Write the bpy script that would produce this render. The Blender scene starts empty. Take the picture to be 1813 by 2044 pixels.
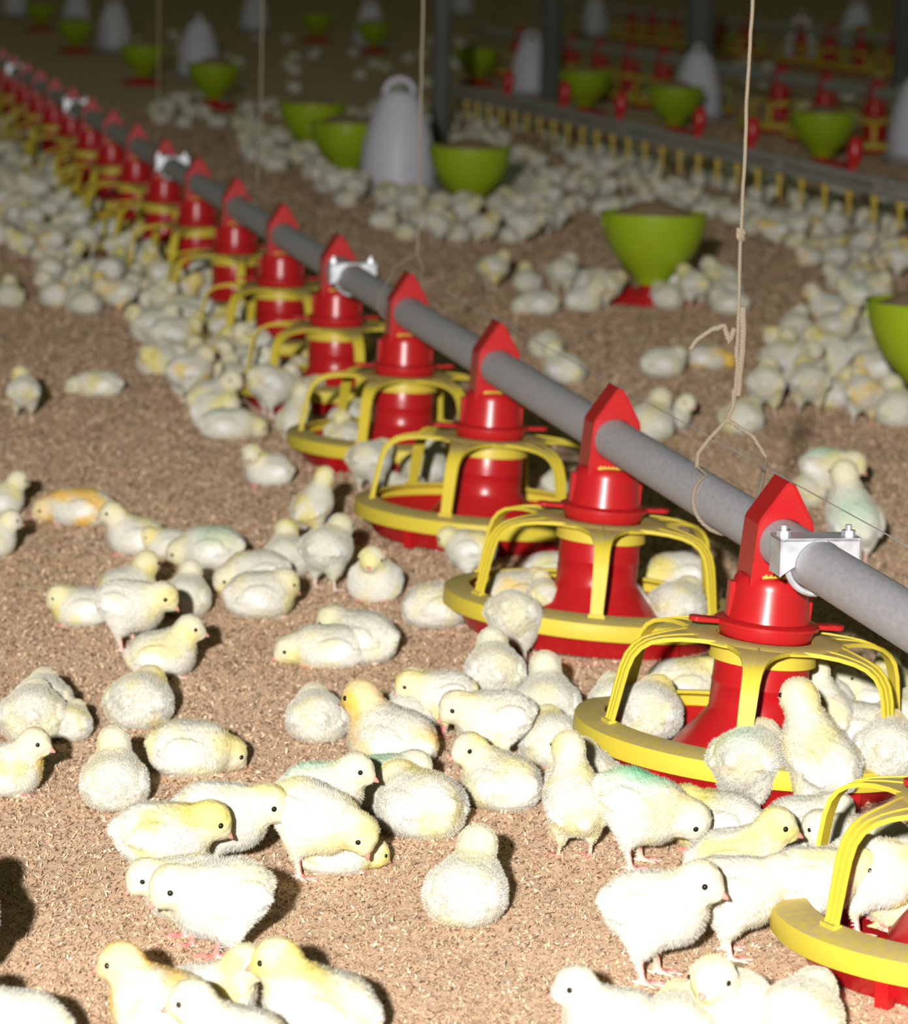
import bpy, bmesh, math, random
import numpy as np
from mathutils import Vector, Matrix, Euler

random.seed(7)
RNG = np.random.default_rng(11)
SC = bpy.context.scene
COL = SC.collection
W_IMG, H_IMG = 1813, 2044

# ------------------------------------------------------------------ camera
F_PX, PITCH, ROLL, CAM_H = 7000.0, 0.16350, 0.0258, 0.8234
cam_data = bpy.data.cameras.new('camera')
cam = bpy.data.objects.new('camera', cam_data)
COL.objects.link(cam)
_fwd = Vector((0, math.cos(PITCH), -math.sin(PITCH)))
_r0 = Vector((1, 0, 0))
_u0 = _r0.cross(_fwd)
CR = math.cos(ROLL) * _r0 + math.sin(ROLL) * _u0
CU = -math.sin(ROLL) * _r0 + math.cos(ROLL) * _u0
CF = _fwd
CAM = Vector((0, 0, CAM_H))
_m = Matrix((CR, CU, -CF)).transposed().to_4x4()
_m.translation = CAM
cam.matrix_world = _m
cam_data.sensor_fit = 'HORIZONTAL'
cam_data.sensor_width = 36.0
cam_data.lens = 36.0 * F_PX / W_IMG
cam_data.clip_start = 0.05
cam_data.clip_end = 200
cam_data.dof.use_dof = True
cam_data.dof.focus_distance = 3.10
cam_data.dof.aperture_fstop = 12.6
SC.camera = cam

# ------------------------------------------------------------------ light
wd = bpy.data.worlds.new('barn_air')
SC.world = wd
wd.use_nodes = True
wd.node_tree.nodes['Background'].inputs[0].default_value = (0.72, 0.86, 0.46, 1)
wd.node_tree.nodes['Background'].inputs[1].default_value = 0.058
fl = bpy.data.lights.new('camera_flash', 'POINT')        # the photographer's flash, behind, left of and above the camera
fl.energy = 1720
fl.shadow_soft_size = 0.05
fl.color = (1.0, 0.965, 0.92)
flo = bpy.data.objects.new('camera_flash', fl)
COL.objects.link(flo)
flo.location = CAM + CR * -0.36 + CU * 0.30 + CF * -1.5

SC.view_settings.view_transform = 'Standard'
SC.view_settings.look = 'None'
SC.view_settings.gamma = 1.0
SC.view_settings.use_curve_mapping = False
SC.view_settings.exposure = 0.0


# ------------------------------------------------------------------ helpers
def ray(px, py):
    d = CF + CR * ((px - W_IMG / 2) / F_PX) - CU * ((py - H_IMG / 2) / F_PX)
    return d


def at(px, py, z=0.0):
    """the point at height z that the photograph shows at pixel (px, py)"""
    d = ray(px, py)
    t = (z - CAM_H) / d.z
    return CAM + d * t


def pix(p):
    d = Vector(p) - CAM
    z = d.dot(CF)
    return W_IMG / 2 + F_PX * d.dot(CR) / z, H_IMG / 2 - F_PX * d.dot(CU) / z


def tag(o, label=None, cat=None, group=None, kind=None):
    if label:
        o['label'] = label
    if cat:
        o['category'] = cat
    if group:
        o['group'] = group
    if kind:
        o['kind'] = kind
    return o


def link(name, data, parent=None, mat=None, smooth=True):
    o = bpy.data.objects.new(name, data)
    COL.objects.link(o)
    if parent:
        o.parent = parent
    if mat is not None and not data.materials:
        data.materials.append(mat)
    return o


def mesh_from(name, verts, faces, smooth=True):
    me = bpy.data.meshes.new(name)
    me.from_pydata([tuple(v) for v in verts], [], [tuple(f) for f in faces])
    me.update()
    if smooth:
        me.polygons.foreach_set('use_smooth', [True] * len(me.polygons))
    return me


class MB:
    """collects simple solids and builds them as one mesh object"""

    def __init__(self):
        self.v, self.f = [], []

    def add(self, v, f):
        b = len(self.v)
        self.v += [tuple(x) for x in v]
        self.f += [tuple(i + b for i in q) for q in f]

    def lathe(self, prof, n=48, closed=False, c=(0, 0, 0)):
        v, f = [], []
        m = len(prof)
        for i in range(n):
            a = 2 * math.pi * i / n
            for r, z in prof:
                v.append((c[0] + r * math.cos(a), c[1] + r * math.sin(a), c[2] + z))
        last = m if closed else m - 1
        for i in range(n):
            j = (i + 1) % n
            for k in range(last):
                l = (k + 1) % m
                f.append((i * m + k, j * m + k, j * m + l, i * m + l))
        self.add(v, f)

    def box(self, c, s, rot=None):
        v = []
        for x in (-1, 1):
            for y in (-1, 1):
                for z in (-1, 1):
                    p = Vector((x * s[0] / 2, y * s[1] / 2, z * s[2] / 2))
                    if rot:
                        p = rot @ p
                    v.append(p + Vector(c))
        self.add(v, [(0, 1, 3, 2), (4, 6, 7, 5), (0, 4, 5, 1), (2, 3, 7, 6), (0, 2, 6, 4), (1, 5, 7, 3)])

    def tube(self, pts, rad, n=10, cap=True):
        pts = [Vector(p) for p in pts]
        rs = rad if isinstance(rad, (list, tuple)) else [rad] * len(pts)
        v, f = [], []
        up = Vector((0, 0, 1))
        t0 = (pts[1] - pts[0]).normalized()
        if abs(t0.dot(up)) > .95:
            up = Vector((1, 0, 0))
        nrm = (up - t0 * up.dot(t0)).normalized()
        for i, p in enumerate(pts):
            if i == 0:
                t = pts[1] - pts[0]
            elif i == len(pts) - 1:
                t = pts[-1] - pts[-2]
            else:
                t = (pts[i + 1] - pts[i]).normalized() + (pts[i] - pts[i - 1]).normalized()
            t.normalize()
            nrm = (nrm - t * nrm.dot(t)).normalized()
            b = t.cross(nrm)
            for k in range(n):
                a = 2 * math.pi * k / n
                v.append(p + (nrm * math.cos(a) + b * math.sin(a)) * rs[i])
        for i in range(len(pts) - 1):
            for k in range(n):
                l = (k + 1) % n
                f.append((i * n + k, i * n + l, (i + 1) * n + l, (i + 1) * n + k))
        if cap:
            f.append(tuple(range(n))[::-1])
            f.append(tuple((len(pts) - 1) * n + k for k in range(n)))
        self.add(v, f)

    def sweep(self, path, sect):
        """path: list of (point, side, normal); sect(i) -> [(s, n)] ring"""
        m = None
        v, f = [], []
        for i, (p, s, nn) in enumerate(path):
            ring = sect(i)
            m = len(ring)
            for a, b in ring:
                v.append(Vector(p) + Vector(s) * a + Vector(nn) * b)
        for i in range(len(path) - 1):
            for k in range(m):
                l = (k + 1) % m
                f.append((i * m + k, i * m + l, (i + 1) * m + l, (i + 1) * m + k))
        f.append(tuple(range(m))[::-1])
        f.append(tuple((len(path) - 1) * m + k for k in range(m)))
        self.add(v, f)

    def mesh(self, name, mat, smooth=True, bevel=0.0, auto=35):
        bm = bmesh.new()
        vs = [bm.verts.new(p) for p in self.v]
        for q in self.f:
            try:
                bm.faces.new([vs[i] for i in q])
            except ValueError:
                pass
        bmesh.ops.recalc_face_normals(bm, faces=bm.faces)
        if bevel > 0:
            es = [e for e in bm.edges if len(e.link_faces) == 2 and e.calc_face_angle(0) > math.radians(30)]
            bmesh.ops.bevel(bm, geom=es, offset=bevel, segments=2, affect='EDGES', clamp_overlap=True)
        me = bpy.data.meshes.new(name)
        for fc in bm.faces:
            fc.smooth = smooth
        if smooth:
            for e in bm.edges:
                if len(e.link_faces) == 2 and e.calc_face_angle(0) > math.radians(auto):
                    e.smooth = False
        bm.to_mesh(me)
        bm.free()
        me.materials.append(mat)
        return me

    def build(self, name, mat, parent=None, **k):
        return link(name, self.mesh(name, mat, **k), parent)


def copy_tree(o, parent=None):
    c = o.copy()
    COL.objects.link(c)
    if parent is not None:
        c.parent = parent
    for ch in o.children:
        copy_tree(ch, c)
    return c


# ------------------------------------------------------------------ materials
def nodes_of(name):
    m = bpy.data.materials.new(name)
    m.use_nodes = True
    nt = m.node_tree
    return m, nt, nt.nodes['Principled BSDF']


def N(nt, kind, **kw):
    n = nt.nodes.new(kind)
    for k, v in kw.items():
        setattr(n, k, v)
    return n


def plastic(name, col, rough=.3, dirt=None, dirt_amt=.5, scale=40, spec=.5):
    m, nt, b = nodes_of(name)
    b.inputs['Roughness'].default_value = rough
    b.inputs['Specular IOR Level'].default_value = spec
    tc = N(nt, 'ShaderNodeTexCoord')
    no = N(nt, 'ShaderNodeTexNoise')
    no.inputs['Scale'].default_value = scale
    no.inputs['Detail'].default_value = 5
    nt.links.new(tc.outputs['Object'], no.inputs['Vector'])
    rp = N(nt, 'ShaderNodeValToRGB')
    rp.color_ramp.elements[0].position = .35
    rp.color_ramp.elements[1].position = .75
    d = dirt or tuple(c * .8 for c in col)
    rp.color_ramp.elements[0].color = (*col, 1)
    rp.color_ramp.elements[1].color = (*[c * (1 - dirt_amt) + e * dirt_amt for c, e in zip(col, d)], 1)
    nt.links.new(no.outputs['Fac'], rp.inputs['Fac'])
    nt.links.new(rp.outputs['Color'], b.inputs['Base Color'])
    return m


def dusty_yellow():
    """yellow plastic with feed dust lying on the flat upward faces of the hub"""
    m, nt, b = nodes_of('yellow_plastic_dusty')
    b.inputs['Specular IOR Level'].default_value = .3
    g = N(nt, 'ShaderNodeNewGeometry')
    tc = N(nt, 'ShaderNodeTexCoord')
    sp = N(nt, 'ShaderNodeSeparateXYZ')
    nt.links.new(tc.outputs['Normal'], sp.inputs[0])
    no = N(nt, 'ShaderNodeTexNoise')
    no.inputs['Scale'].default_value = 120
    no.inputs['Detail'].default_value = 6
    nt.links.new(tc.outputs['Object'], no.inputs['Vector'])
    ma = N(nt, 'ShaderNodeMath', operation='MULTIPLY_ADD')
    nt.links.new(no.outputs['Fac'], ma.inputs[0])
    ma.inputs[1].default_value = .5
    ma.inputs[2].default_value = -.25
    ad = N(nt, 'ShaderNodeMath', operation='ADD')
    nt.links.new(sp.outputs['Z'], ad.inputs[0])
    nt.links.new(ma.outputs[0], ad.inputs[1])
    mr = N(nt, 'ShaderNodeMapRange')
    mr.inputs['From Min'].default_value = .86
    mr.inputs['From Max'].default_value = 1.02
    mr.inputs['To Max'].default_value = .75
    nt.links.new(ad.outputs[0], mr.inputs['Value'])
    mx = N(nt, 'ShaderNodeMix', data_type='RGBA')
    mx.inputs['A'].default_value = (.70, .56, .055, 1)
    mx.inputs['B'].default_value = (.52, .42, .24, 1)
    nt.links.new(mr.outputs['Result'], mx.inputs['Factor'])
    nt.links.new(mx.outputs['Result'], b.inputs['Base Color'])
    ro = N(nt, 'ShaderNodeMapRange')
    ro.inputs['To Min'].default_value = .48
    ro.inputs['To Max'].default_value = .9
    nt.links.new(mr.outputs['Result'], ro.inputs['Value'])
    nt.links.new(ro.outputs['Result'], b.inputs['Roughness'])
    return m


RED = plastic('red_plastic', (.50, .010, .014), .30, (.42, .022, .02), .5, 60)
YEL = plastic('yellow_plastic', (.70, .56, .055), .42, (.60, .47, .11), .5, 45, .35)
YELD = dusty_yellow()
GREEN = plastic('lime_plastic', (.38, .52, .016), .38, (.33, .45, .018), .5, 12)
WHITE = plastic('milky_white_plastic', (.80, .78, .93), .45, (.70, .68, .84), .6, 10)
NIP = plastic('amber_plastic', (.62, .42, .03), .4)
POST = plastic('grey_post_paint', (.14, .155, .14), .8, (.09, .10, .085), .6, 8)
RAIL = plastic('grey_pvc', (.50, .50, .52), .5, (.36, .34, .30), .6, 20)
FEED = plastic('ground_feed', (.40, .28, .15), .95, (.22, .15, .08), .9, 300)


def galvanised(name, col, rough, metal, sc=90):
    m, nt, b = nodes_of(name)
    b.inputs['Metallic'].default_value = metal
    tc = N(nt, 'ShaderNodeTexCoord')
    mp = N(nt, 'ShaderNodeMapping')
    mp.inputs['Scale'].default_value = (1, .25, 1)
    no = N(nt, 'ShaderNodeTexNoise')
    no.inputs['Scale'].default_value = sc
    no.inputs['Detail'].default_value = 8
    nt.links.new(tc.outputs['Object'], mp.inputs[0])
    nt.links.new(mp.outputs[0], no.inputs['Vector'])
    rp = N(nt, 'ShaderNodeValToRGB')
    rp.color_ramp.elements[0].position = .3
    rp.color_ramp.elements[1].position = .75
    rp.color_ramp.elements[0].color = (*[c * (.80 if metal < .5 else .62) for c in col], 1)
    rp.color_ramp.elements[1].color = (*col, 1)
    nt.links.new(no.outputs['Fac'], rp.inputs['Fac'])
    nt.links.new(rp.outputs['Color'], b.inputs['Base Color'])
    mr = N(nt, 'ShaderNodeMapRange')
    mr.inputs['To Min'].default_value = rough - .08
    mr.inputs['To Max'].default_value = rough + .12
    nt.links.new(no.outputs['Fac'], mr.inputs['Value'])
    nt.links.new(mr.outputs['Result'], b.inputs['Roughness'])
    return m


PIPE = galvanised('galvanised_pipe', (.56, .55, .60), .58, .08, 260)
ZINC = galvanised('bright_zinc', (.86, .88, .95), .42, .6, 60)


def twine_mat():
    m, nt, b = nodes_of('jute_twine')
    b.inputs['Roughness'].default_value = .95
    tc = N(nt, 'ShaderNodeTexCoord')
    wv = N(nt, 'ShaderNodeTexWave')
    wv.bands_direction = 'DIAGONAL'
    wv.inputs['Scale'].default_value = 220
    wv.inputs['Distortion'].default_value = 3
    nt.links.new(tc.outputs['Object'], wv.inputs['Vector'])
    rp = N(nt, 'ShaderNodeValToRGB')
    rp.color_ramp.elements[0].color = (.20, .155, .105, 1)
    rp.color_ramp.elements[1].color = (.38, .32, .24, 1)
    nt.links.new(wv.outputs['Fac'], rp.inputs['Fac'])
    nt.links.new(rp.outputs['Color'], b.inputs['Base Color'])
    return m


TWINE = twine_mat()


def litter_mat():
    m, nt, b = nodes_of('rice_husk_litter')
    b.inputs['Roughness'].default_value = .95
    b.inputs['Specular IOR Level'].default_value = .15
    b.inputs['Sheen Weight'].default_value = .6
    b.inputs['Sheen Roughness'].default_value = .6
    b.inputs['Sheen Tint'].default_value = (.9, .68, .5, 1)
    tc = N(nt, 'ShaderNodeTexCoord')
    # husk-sized cells, warped so that they lie in all directions
    wn = N(nt, 'ShaderNodeTexNoise')
    wn.inputs['Scale'].default_value = 70
    wn.inputs['Detail'].default_value = 2
    nt.links.new(tc.outputs['Object'], wn.inputs['Vector'])
    sc = N(nt, 'ShaderNodeVectorMath', operation='SCALE')
    sc.inputs['Scale'].default_value = .035
    nt.links.new(wn.outputs['Color'], sc.inputs[0])
    ad = N(nt, 'ShaderNodeVectorMath', operation='ADD')
    nt.links.new(tc.outputs['Object'], ad.inputs[0])
    nt.links.new(sc.outputs[0], ad.inputs[1])
    mp = N(nt, 'ShaderNodeMapping')
    mp.inputs['Scale'].default_value = (1.0, .55, 1)
    mp.inputs['Rotation'].default_value = (0, 0, .6)
    nt.links.new(ad.outputs[0], mp.inputs[0])
    vo = N(nt, 'ShaderNodeTexVoronoi')
    vo.inputs['Scale'].default_value = 330
    nt.links.new(mp.outputs[0], vo.inputs['Vector'])
    sep = N(nt, 'ShaderNodeSeparateColor')
    nt.links.new(vo.outputs['Color'], sep.inputs[0])
    rp = N(nt, 'ShaderNodeValToRGB')
    e = rp.color_ramp.elements
    e[0].position, e[0].color = 0.0, (.22, .13, .07, 1)
    e[1].position, e[1].color = 1.0, (.85, .66, .47, 1)
    for p, c in ((.25, (.51, .31, .175, 1)), (.6, (.76, .505, .305, 1)), (.85, (.86, .61, .39, 1))):
        x = e.new(p)
        x.color = c
    nt.links.new(sep.outputs[0], rp.inputs['Fac'])
    # broad trodden patches
    bn = N(nt, 'ShaderNodeTexNoise')
    bn.inputs['Scale'].default_value = 5
    bn.inputs['Detail'].default_value = 6
    nt.links.new(tc.outputs['Object'], bn.inputs['Vector'])
    br = N(nt, 'ShaderNodeValToRGB')
    br.color_ramp.elements[0].position = .35
    br.color_ramp.elements[0].color = (.78, .74, .66, 1)
    br.color_ramp.elements[1].position = .65
    br.color_ramp.elements[1].color = (1, 1, 1, 1)
    nt.links.new(bn.outputs['Fac'], br.inputs['Fac'])
    mx = N(nt, 'ShaderNodeMix', data_type='RGBA', blend_type='MULTIPLY')
    mx.inputs['Factor'].default_value = 1
    nt.links.new(rp.outputs['Color'], mx.inputs['A'])
    nt.links.new(br.outputs['Color'], mx.inputs['B'])
    nt.links.new(mx.outputs['Result'], b.inputs['Base Color'])
    bp = N(nt, 'ShaderNodeBump')
    bp.inputs['Strength'].default_value = 1.0
    bp.inputs['Distance'].default_value = .009
    nt.links.new(sep.outputs[1], bp.inputs['Height'])
    nt.links.new(bp.outputs['Normal'], b.inputs['Normal'])
    return m


def flake_mat():
    m, nt, b = nodes_of('husk_flakes')
    b.inputs['Roughness'].default_value = .8
    at_ = N(nt, 'ShaderNodeAttribute', attribute_name='tone')
    rp = N(nt, 'ShaderNodeValToRGB')
    e = rp.color_ramp.elements
    e[0].position, e[0].color = 0.0, (.10, .06, .035, 1)
    e[1].position, e[1].color = 1.0, (.94, .74, .54, 1)
    for p, c in ((.15, (.40, .25, .145, 1)), (.7, (.78, .54, .35, 1))):
        x = e.new(p)
        x.color = c
    nt.links.new(at_.outputs['Fac'], rp.inputs['Fac'])
    nt.links.new(rp.outputs['Color'], b.inputs['Base Color'])
    return m


def chick_mat(name, rough):
    m, nt, b = nodes_of(name)
    b.inputs['Roughness'].default_value = rough
    b.inputs['Specular IOR Level'].default_value = .2
    a = N(nt, 'ShaderNodeAttribute', attribute_name='tone')
    sp = N(nt, 'ShaderNodeSeparateColor')
    nt.links.new(a.outputs['Color'], sp.inputs[0])
    oi = N(nt, 'ShaderNodeObjectInfo')
    oc = N(nt, 'ShaderNodeSeparateColor')
    nt.links.new(oi.outputs['Color'], oc.inputs[0])
    tc = N(nt, 'ShaderNodeTexCoord')
    of = N(nt, 'ShaderNodeVectorMath', operation='SCALE')
    of.inputs['Scale'].default_value = 17.3
    nt.links.new(oi.outputs['Location'], of.inputs[0])
    ad = N(nt, 'ShaderNodeVectorMath', operation='ADD')
    nt.links.new(tc.outputs['Object'], ad.inputs[0])
    nt.links.new(of.outputs[0], ad.inputs[1])
    no = N(nt, 'ShaderNodeTexNoise')
    no.inputs['Scale'].default_value = 24
    no.inputs['Detail'].default_value = 1
    nt.links.new(ad.outputs[0], no.inputs['Vector'])
    pr = N(nt, 'ShaderNodeMapRange')
    pr.inputs['From Min'].default_value = .46
    pr.inputs['From Max'].default_value = .70
    pr.interpolation_type = 'SMOOTHSTEP'
    nt.links.new(no.outputs['Fac'], pr.inputs['Value'])
    # yellow = head mask * head amount + patch mask * body amount
    m1 = N(nt, 'ShaderNodeMath', operation='MULTIPLY')
    nt.links.new(sp.outputs[0], m1.inputs[0])
    nt.links.new(oc.outputs[0], m1.inputs[1])
    m2 = N(nt, 'ShaderNodeMath', operation='MULTIPLY')
    nt.links.new(pr.outputs['Result'], m2.inputs[0])
    nt.links.new(oc.outputs[1], m2.inputs[1])
    m3 = N(nt, 'ShaderNodeMath', operation='ADD', use_clamp=True)
    nt.links.new(m1.outputs[0], m3.inputs[0])
    nt.links.new(m2.outputs[0], m3.inputs[1])
    yel = N(nt, 'ShaderNodeMix', data_type='RGBA')          # pale lemon to egg-yolk
    yel.inputs['A'].default_value = (.80, .73, .29, 1)
    yel.inputs['B'].default_value = (.88, .57, .10, 1)
    nt.links.new(oc.outputs[2], yel.inputs['Factor'])
    c1 = N(nt, 'ShaderNodeMix', data_type='RGBA')
    c1.inputs['A'].default_value = (.76, .745, .665, 1)
    nt.links.new(yel.outputs['Result'], c1.inputs['B'])
    nt.links.new(m3.outputs[0], c1.inputs['Factor'])
    # sprouting white wing feathers, with the flash glare on them painted in
    c0 = N(nt, 'ShaderNodeMix', data_type='RGBA')
    c0.inputs['B'].default_value = (.90, .90, .88, 1)
    nt.links.new(c1.outputs['Result'], c0.inputs['A'])
    nt.links.new(a.outputs['Alpha'], c0.inputs['Factor'])
    # dye mark on the back
    inv = N(nt, 'ShaderNodeMath', operation='SUBTRACT')
    inv.inputs[0].default_value = 1
    nt.links.new(oi.outputs['Alpha'], inv.inputs[1])
    m4 = N(nt, 'ShaderNodeMath', operation='MULTIPLY')
    nt.links.new(inv.outputs[0], m4.inputs[0])
    nt.links.new(sp.outputs[2], m4.inputs[1])
    c2 = N(nt, 'ShaderNodeMix', data_type='RGBA')
    c2.inputs['B'].default_value = (.22, .72, .42, 1)
    nt.links.new(c0.outputs['Result'], c2.inputs['A'])
    nt.links.new(m4.outputs[0], c2.inputs['Factor'])
    # bare pink skin of legs
    c3 = N(nt, 'ShaderNodeMix', data_type='RGBA')
    c3.inputs['B'].default_value = (.72, .26, .22, 1)
    nt.links.new(c2.outputs['Result'], c3.inputs['A'])
    nt.links.new(sp.outputs[1], c3.inputs['Factor'])
    nt.links.new(c3.outputs['Result'], b.inputs['Base Color'])
    return m


CHICK = chick_mat('chick_skin_and_fluff', .9)
DOWN = CHICK
BEAK = plastic('pink_beak', (.74, .34, .27), .45, (.66, .28, .22), .6, 300)
EYE = plastic('black_eye', (.012, .011, .012), .12)

# ------------------------------------------------------------------ the ground
LITTER = litter_mat()
g = MB()
xs = np.linspace(-14, 14, 15)
ys = np.linspace(0, 92, 24)
gv = [(x, y, 0) for y in ys for x in xs]
gf = [(j * 15 + i, j * 15 + i + 1, (j + 1) * 15 + i + 1, (j + 1) * 15 + i) for j in range(23) for i in range(14)]
g.add(gv, gf)
tag(g.build('floor', LITTER), kind='structure')


def litter_flakes():
    n = 520000
    # loose husks over the floor in view, clumps of them standing for single ones further away
    d0, d1 = 2.3, 16.0
    y = d0 * (d1 / d0) ** RNG.random(n)
    half = y * .225 + .12
    x = (RNG.random(n) * 2 - 1) * half
    a = RNG.random(n) * np.pi * 2
    g_ = np.clip(y / 3.4, .75, 3.2)
    L = (.0016 + RNG.random(n) * .0024) * g_
    B = (.0006 + RNG.random(n) * .0007) * g_
    tilt = (RNG.random(n) - .5) * 1.9
    z = (.0005 + RNG.random(n) * .0022) * g_
    dx, dy = np.cos(a), np.sin(a)
    ct, st = np.cos(tilt), np.sin(tilt)
    bank = (RNG.random(n) - .5) * 2.6
    v = np.zeros((n, 4, 3))
    for k, (s, w) in enumerate(((-1, 0), (0, -1), (1, 0), (0, 1))):
        v[:, k, 0] = x + dx * ct * L * s - dy * B * w
        v[:, k, 1] = y + dy * ct * L * s + dx * B * w
        v[:, k, 2] = z + st * L * s + np.sin(bank) * B * w
    v[:, :, 2] = np.maximum(v[:, :, 2], .0002)
    me = bpy.data.meshes.new('litter')
    me.vertices.add(n * 4)
    me.vertices.foreach_set('co', v.reshape(-1))
    me.loops.add(n * 4)
    me.loops.foreach_set('vertex_index', np.arange(n * 4))
    me.polygons.add(n)
    me.polygons.foreach_set('loop_start', np.arange(n) * 4)
    me.update(calc_edges=True)
    t = me.attributes.new('tone', 'FLOAT', 'POINT')
    t.data.foreach_set('value', np.repeat(RNG.random(n), 4))
    o = link('litter', me, mat=flake_mat())
    tag(o, 'loose tan rice husks scattered over the barn floor', 'litter', kind='stuff')


litter_flakes()

# ------------------------------------------------------------------ feeder line
TH = 0.19633
X1, Y1, SP = 0.31499, 3.44288, 0.67895
DIR = Vector((-math.sin(TH), math.cos(TH), 0))
SIDE = Vector((math.cos(TH), math.sin(TH), 0))
ZP = 0.240           # pipe axis
RP = 0.0245


def on_line(t, z=0.0):
    return Vector((X1, Y1, z)) + DIR * (SP * t)


def hood_mesh():
    """house-shaped red hood with a round tunnel for the pipe; local y is the pipe"""
    out = [(-.0300, .196), (.0300, .196), (.0280, .2580), (.0264, .2620), (.0030, .2995), (-.0030, .2995), (-.0264, .2620), (-.0280, .2580)]
    cz = ZP

    def cast(a):
        d = (math.cos(a), math.sin(a))
        best = None
        for i in range(len(out)):
            (x0, z0), (x1, z1) = out[i], out[(i + 1) % len(out)]
            ex, ez = x1 - x0, z1 - z0
            den = d[0] * ez - d[1] * ex
            if abs(den) < 1e-12:
                continue
            s = (x0 * ez - (z0 - cz) * ex) / den
            q = (x0 * d[1] - (z0 - cz) * d[0]) / den
            if s > 0 and -1e-6 <= q <= 1 + 1e-6:
                best = s if best is None else min(best, s)
        return (d[0] * best, cz + d[1] * best)

    angs = [2 * math.pi * i / 48 for i in range(48)] + [math.atan2(z - cz, x) % (2 * math.pi) for x, z in out]
    angs = sorted(set(round(a, 5) for a in angs))
    n = len(angs)
    v, f = [], []
    hl = .0265
    for y in (-hl, hl):
        for a in angs:
            x, z = cast(a)
            k = 1.0 if y < 0 else .97
            v.append((x * k, y, z))
        for a in angs:
            v.append((math.cos(a) * (RP + .0008), y, cz + math.sin(a) * (RP + .0008)))
    for i in range(n):
        j = (i + 1) % n
        f.append((i, j, n + j, n + i))
        f.append((2 * n + i, 3 * n + i, 3 * n + j, 2 * n + j))
        f.append((i, 2 * n + i, 2 * n + j, j))
        f.append((n + i, n + j, 3 * n + j, 3 * n + i))
    m = MB()
    m.add(v, f)
    # raised edge strips of the front gable
    for s in (-1, 1):
        m.tube([(s * .0279, -hl, .254), (s * .0264, -hl, .262), (s * .003, -hl, .2998)], .0014, 6)
    m.tube([(0, -hl, .2998), (0, hl, .2998)], .0026, 8)
    return m


def ARM_R(i, n):
    pass


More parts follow.
